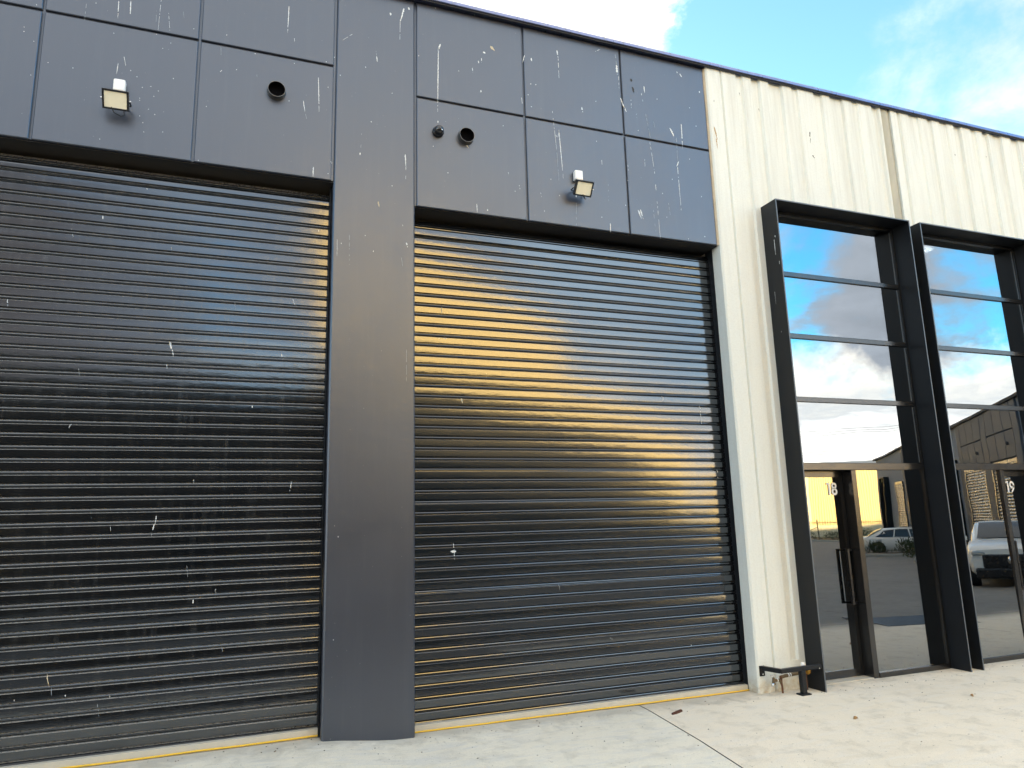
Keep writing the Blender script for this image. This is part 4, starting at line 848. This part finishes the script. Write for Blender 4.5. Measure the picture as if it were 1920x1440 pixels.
g=MB(); g.box(25,67.,-.12,-.055,0,8.6); g.box(14,24.99,-.12,-.055,0,5.8); g.build('lower_shade_band',M['shade_band'],t)  # dark band added low on the wall, standing in for shade
g=MB(); g.add([(a,c,z) for z in (HB+.003,HB+.25) for a,c in poly],[(0,1,2,3),(7,6,5,4)]+[(i,(i+1)%4,4+(i+1)%4,4+i) for i in range(4)]); g.build('roof',M['roof'],t)
for k in range(4):
    g=MB(); g.tube([(2+8.4*k,-.12,.2),(4+8.4*k,-.12,HB-.1)],.08,8); g.build('downpipe',M['y_trim'],t)

# grey unit building on the far side of the yard
gx,gy=18.75,-3.64; t=thing('warehouse','shaded grey unit building with roller doors opposite, mirrored in the window numbered 19','building',(gx,gy,-.025),R(-50.9)); t.scale=(.75,.75,.75)
TOP=7.25
bb=MB(); bb.box(5.,51.4,.12,8,-1.3,TOP); bb.build('wall',M['grey_precast'],t)
def gpan(a,c,z0,z1):
    g=MB(); g.cbox(a+.02,c-.02,.0,.118,z0+.02,z1-.02,.02); g.build('cladding_panel',M['grey_panel'],t)
def groll(a,c,z1):
    g=MB(); z=.05; prof=[]
    while z<z1-.15:
        prof+=[(.05,z),(.05,z+.02),(.03,z+.03),(.022,z+.075),(.022,z+.10),(.03,z+.145),(.05,z+.15)]; z+=.15
    g.extrude_x(prof,[a+.12,c-.12],0,True); g.box(a,a+.12,-.0,.118,0,z1); g.box(c-.12,c,-.0,.118,0,z1); g.box(a+.12,c-.12,-.0,.118,z1-.16,z1)
    g.build('roller_door',M['curtain2'],t)
def gwin(a,c,z1):
    g=MB(); g.box(a,a+.08,-.35,.118,0,z1); g.box(c-.08,c,-.35,.118,0,z1); g.box(a+.08,c-.08,-.35,.118,z1-.08,z1); w=g.build('window_surround',M['black_steel'],t)
    g=MB(); g.box(a+.08,c-.08,.08,.118,0,z1-.08); g.build('glass_pane',M['car_glass'],w)
def bay(s):
    for a,c in ((s+.8,s+4.6),(s+5.6,s+9.4)):
        groll(a,c,4.7); n=3; w=(c-a)/n
        for i in range(n): gpan(a+i*w,a+(i+1)*w,4.75,6.0); gpan(a+i*w,a+(i+1)*w,6.0,TOP)
        g=MB(); g.lathe([(.08,.0),(.08,-.10),(.06,-.10),(.06,0)],(a+.9,0,5.4)); g.build('vent_pipe',M['pvc'],t)
    for a,c in ((s,s+.78),(s+4.62,s+5.58),(s+9.42,s+10.2)): gpan(a,c,0.05,TOP)
bay(11.); gwin(22.2,23.6,5.4); gwin(24.2,25.6,5.4); bay(27.5); groll(38.6,42.0,4.7); gwin(45.5,47.6,5.4)
g=MB(); g.box(4.8,51.6,-.08,8.2,TOP+.002,TOP+.14); g.build('roof_capping',M['cap_dark'],t)
# dark shed added out of view to darken reflections in the left door
t=thing('dark_blocker','unseen dark shed added behind the camera to darken the left roller door','building',(-9.,-11.5,gz(-9,-11.5)))
g=MB(); g.box(-7.,11.2,-6.,0.,-.3,5.4); g.build('wall',M['blocker'],t)
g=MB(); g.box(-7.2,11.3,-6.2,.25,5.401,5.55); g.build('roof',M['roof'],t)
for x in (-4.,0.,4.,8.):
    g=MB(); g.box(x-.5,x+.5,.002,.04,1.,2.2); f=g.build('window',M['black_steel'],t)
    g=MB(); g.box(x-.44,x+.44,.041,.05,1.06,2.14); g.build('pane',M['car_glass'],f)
# silos far away
for i,(az,D) in enumerate(((47.7,128),(48.5,130))):
    x,y=spot(az,D); t=thing('silo',('white silo with a conical top, the one further left of two above the far roofs','white silo with a conical top, the one further right of two above the far roofs')[i],'silo',(x,y,-.95),0,'white silos')
    g=MB(); g.lathe([(2.6,0),(2.6,9.0)],(0,0,0),'z',28); g.build('tank',M['silo'],t)
    g=MB(); g.lathe([(2.75,9.0),(.5,10.6),(.5,11.0),(.001,11.05)],(0,0,0),'z',28); g.build('cone_roof',M['silo'],t)
# power lines
pa,pb=Vector((*spot(34,118),0)),Vector((*spot(60,118),0))
for p,lb in ((pa,'timber power pole behind the tall cream warehouse'),(pb,'timber power pole behind the grey unit building')):
    t=thing('power_pole',lb,'power pole',(p.x,p.y,-.95),math.atan2((pb-pa).y,(pb-pa).x))
    g=MB(); g.tube([(0,0,0),(0,0,16)],[.17,.11],10); g.build('pole',M['wood'],t)
    for z in (15.2,12.2):
        g=MB(); g.box(-.06,.06,-1.1,1.1,z,z+.12); g.build('crossarm',M['wood'],t)
for i,(off,z) in enumerate(((-.9,15.4),(0,15.4),(.9,15.4),(-.6,12.4),(.6,12.4))):
    nrm=Vector((-(pb-pa).y,(pb-pa).x,0)).normalized(); g=MB()
    g.tube([(pa+(pb-pa)*k/16+nrm*off+Vector((0,0,z-.95-1.1*math.sin(math.pi*k/16)+(.25*i if i<3 else .3*(i-3))))) for k in range(17)],.022,5)
    o=g.build('power_line',M['fence']); tag(o,'thin dark power line strung across the mirrored sky','power line','power lines in the mirrored sky')

# ------------------------------------------------------------------ sky, sun, camera
SUN_E=6.5; SUN_A=-5.   # degrees; A measured from +y (behind the building) towards +x
w=bpy.data.worlds.new('World'); S.world=w; w.use_nodes=True; nt=w.node_tree; bg=nt.nodes['Background']
sky=N(nt,'ShaderNodeTexSky'); sky.sky_type='NISHITA'; sky.sun_disc=False; sky.sun_elevation=R(SUN_E); sky.sun_rotation=R(SUN_A); sky.ozone_density=2.; sky.air_density=1.; sky.dust_density=.4
tc=N(nt,'ShaderNodeTexCoord'); dirv=tc.outputs['Generated']
base=sky.outputs[0]
vn=N(nt,'ShaderNodeVectorMath',operation='NORMALIZE'); nt.links.new(dirv,vn.inputs[0]); d=vn.outputs[0]
sep=N(nt,'ShaderNodeSeparateXYZ'); nt.links.new(d,sep.inputs[0])
base=mix(nt,1.,base,ramp(nt,mth(nt,'MULTIPLY_ADD',sep.outputs['Y'],.5,.5),[(.35,tuple(x/4 for x in TINT_YARD)),(.7,tuple(x/4 for x in TINT_ROOF))]),'MULTIPLY'); base=mix(nt,1.,base,(4.,4.,4.),'MULTIPLY')
# clouds are laid out on a flat ceiling: project the direction onto it
zc=mth(nt,'MAXIMUM',sep.outputs['Z'],.06); zc=mth(nt,'ADD',zc,.12)
cb=N(nt,'ShaderNodeCombineXYZ'); nt.links.new(mth(nt,'DIVIDE',sep.outputs['X'],zc),cb.inputs[0]); nt.links.new(mth(nt,'DIVIDE',sep.outputs['Y'],zc),cb.inputs[1])
n1=nz(nt,cb.outputs[0],1.1,8,.58,.35); n2=nz(nt,cb.outputs[0],3.4,7,.6,.3); n3=nz(nt,d,5.5,8,.62,.4)
nn=mth(nt,'ADD',mth(nt,'MULTIPLY',n3,.65),mth(nt,'MULTIPLY',n2,.35))
def blob(c,rin,rout,k=.9):
    dp=N(nt,'ShaderNodeVectorMath',operation='DOT_PRODUCT'); nt.links.new(d,dp.inputs[0]); v=Vector(c).normalized(); dp.inputs[1].default_value=v
    ang=mth(nt,'ARCCOSINE',mth(nt,'MINIMUM',dp.outputs['Value'],.99999))
    ang=mth(nt,'ADD',ang,mth(nt,'MULTIPLY',mth(nt,'SUBTRACT',nn,.5),-k))
    mr=N(nt,'ShaderNodeMapRange',interpolation_type='SMOOTHSTEP'); nt.links.new(ang,mr.inputs[0])
    mr.inputs[1].default_value=R(rin); mr.inputs[2].default_value=R(rout); mr.inputs[3].default_value=1.; mr.inputs[4].default_value=0.
    return mr.outputs[0]
def mx(a,c): return mth(nt,'MAXIMUM',a,c)
col=base
for c,ri,ro,k,cc in CLOUDS:
    f=blob(c,ri,ro,k); shade=mix(nt,ramp(nt,n2,[(.3,0.),(.7,1.)]),tuple(x*.82 for x in cc),tuple(x*1.12 for x in cc))
    col=mix(nt,f,col,shade)
# bank of cream cloud low over the yard side
bank_edge=mth(nt,'ADD',sep.outputs['Z'],mth(nt,'MULTIPLY',mth(nt,'SUBTRACT',n3,.5),.34))
bf=ramp(nt,bank_edge,[(.150,1.),(.205,0.)]); back=ramp(nt,sep.outputs['Y'],[(.35,1.),(.65,0.)])
bank_col=ramp(nt,mth(nt,'ADD',sep.outputs['Z'],mth(nt,'MULTIPLY',mth(nt,'SUBTRACT',n2,.5),.12)),[(.03,BANK[0]),(.095,BANK[1]),(.13,BANK[2]),(.185,BANK[3])])
bank_col=mix(nt,1.,bank_col,(10.,10.,10.),'MULTIPLY')
col=mix(nt,mth(nt,'MULTIPLY',bf,back),col,bank_col)
nt.links.new(col,bg.inputs[0]); bg.inputs[1].default_value=SKY_S

l=bpy.data.lights.new('sun','SUN'); l.energy=SUN_P; l.angle=R(.5); l.color=(1,.72,.33)
so=bpy.data.objects.new('sun',l); COL.objects.link(so)
sd=Vector((math.sin(R(SUN_A))*math.cos(R(SUN_E)),math.cos(R(SUN_A))*math.cos(R(SUN_E)),math.sin(R(SUN_E))))
so.rotation_euler=sd.to_track_quat('Z','Y').to_euler(); so.location=(0,30,30)
cam=bpy.data.cameras.new('camera'); co=bpy.data.objects.new('camera',cam); COL.objects.link(co); S.camera=co
cam.sensor_width=36; cam.lens=1330.346/1920*36; cam.clip_start=.05; cam.clip_end=4000
r_,u_,f_=(0.93681,-0.34884,-0.02636),(-0.0414,-0.18536,0.9818),(0.34737,0.91867,0.18809)
co.matrix_world=Matrix(((r_[0],u_[0],-f_[0],0.),(r_[1],u_[1],-f_[1],-6.),(r_[2],u_[2],-f_[2],1.7),(0,0,0,1)))
vs_=S.view_settings; S.display_settings.display_device='sRGB'; vs_.view_transform='Standard'; vs_.look='None'; vs_.gamma=1; vs_.exposure=EXPO
S.cycles.max_bounces=8; S.cycles.glossy_bounces=6; S.cycles.transparent_max_bounces=12; S.cycles.caustics_reflective=False; S.cycles.caustics_refractive=False
S.cycles.sample_clamp_indirect=6
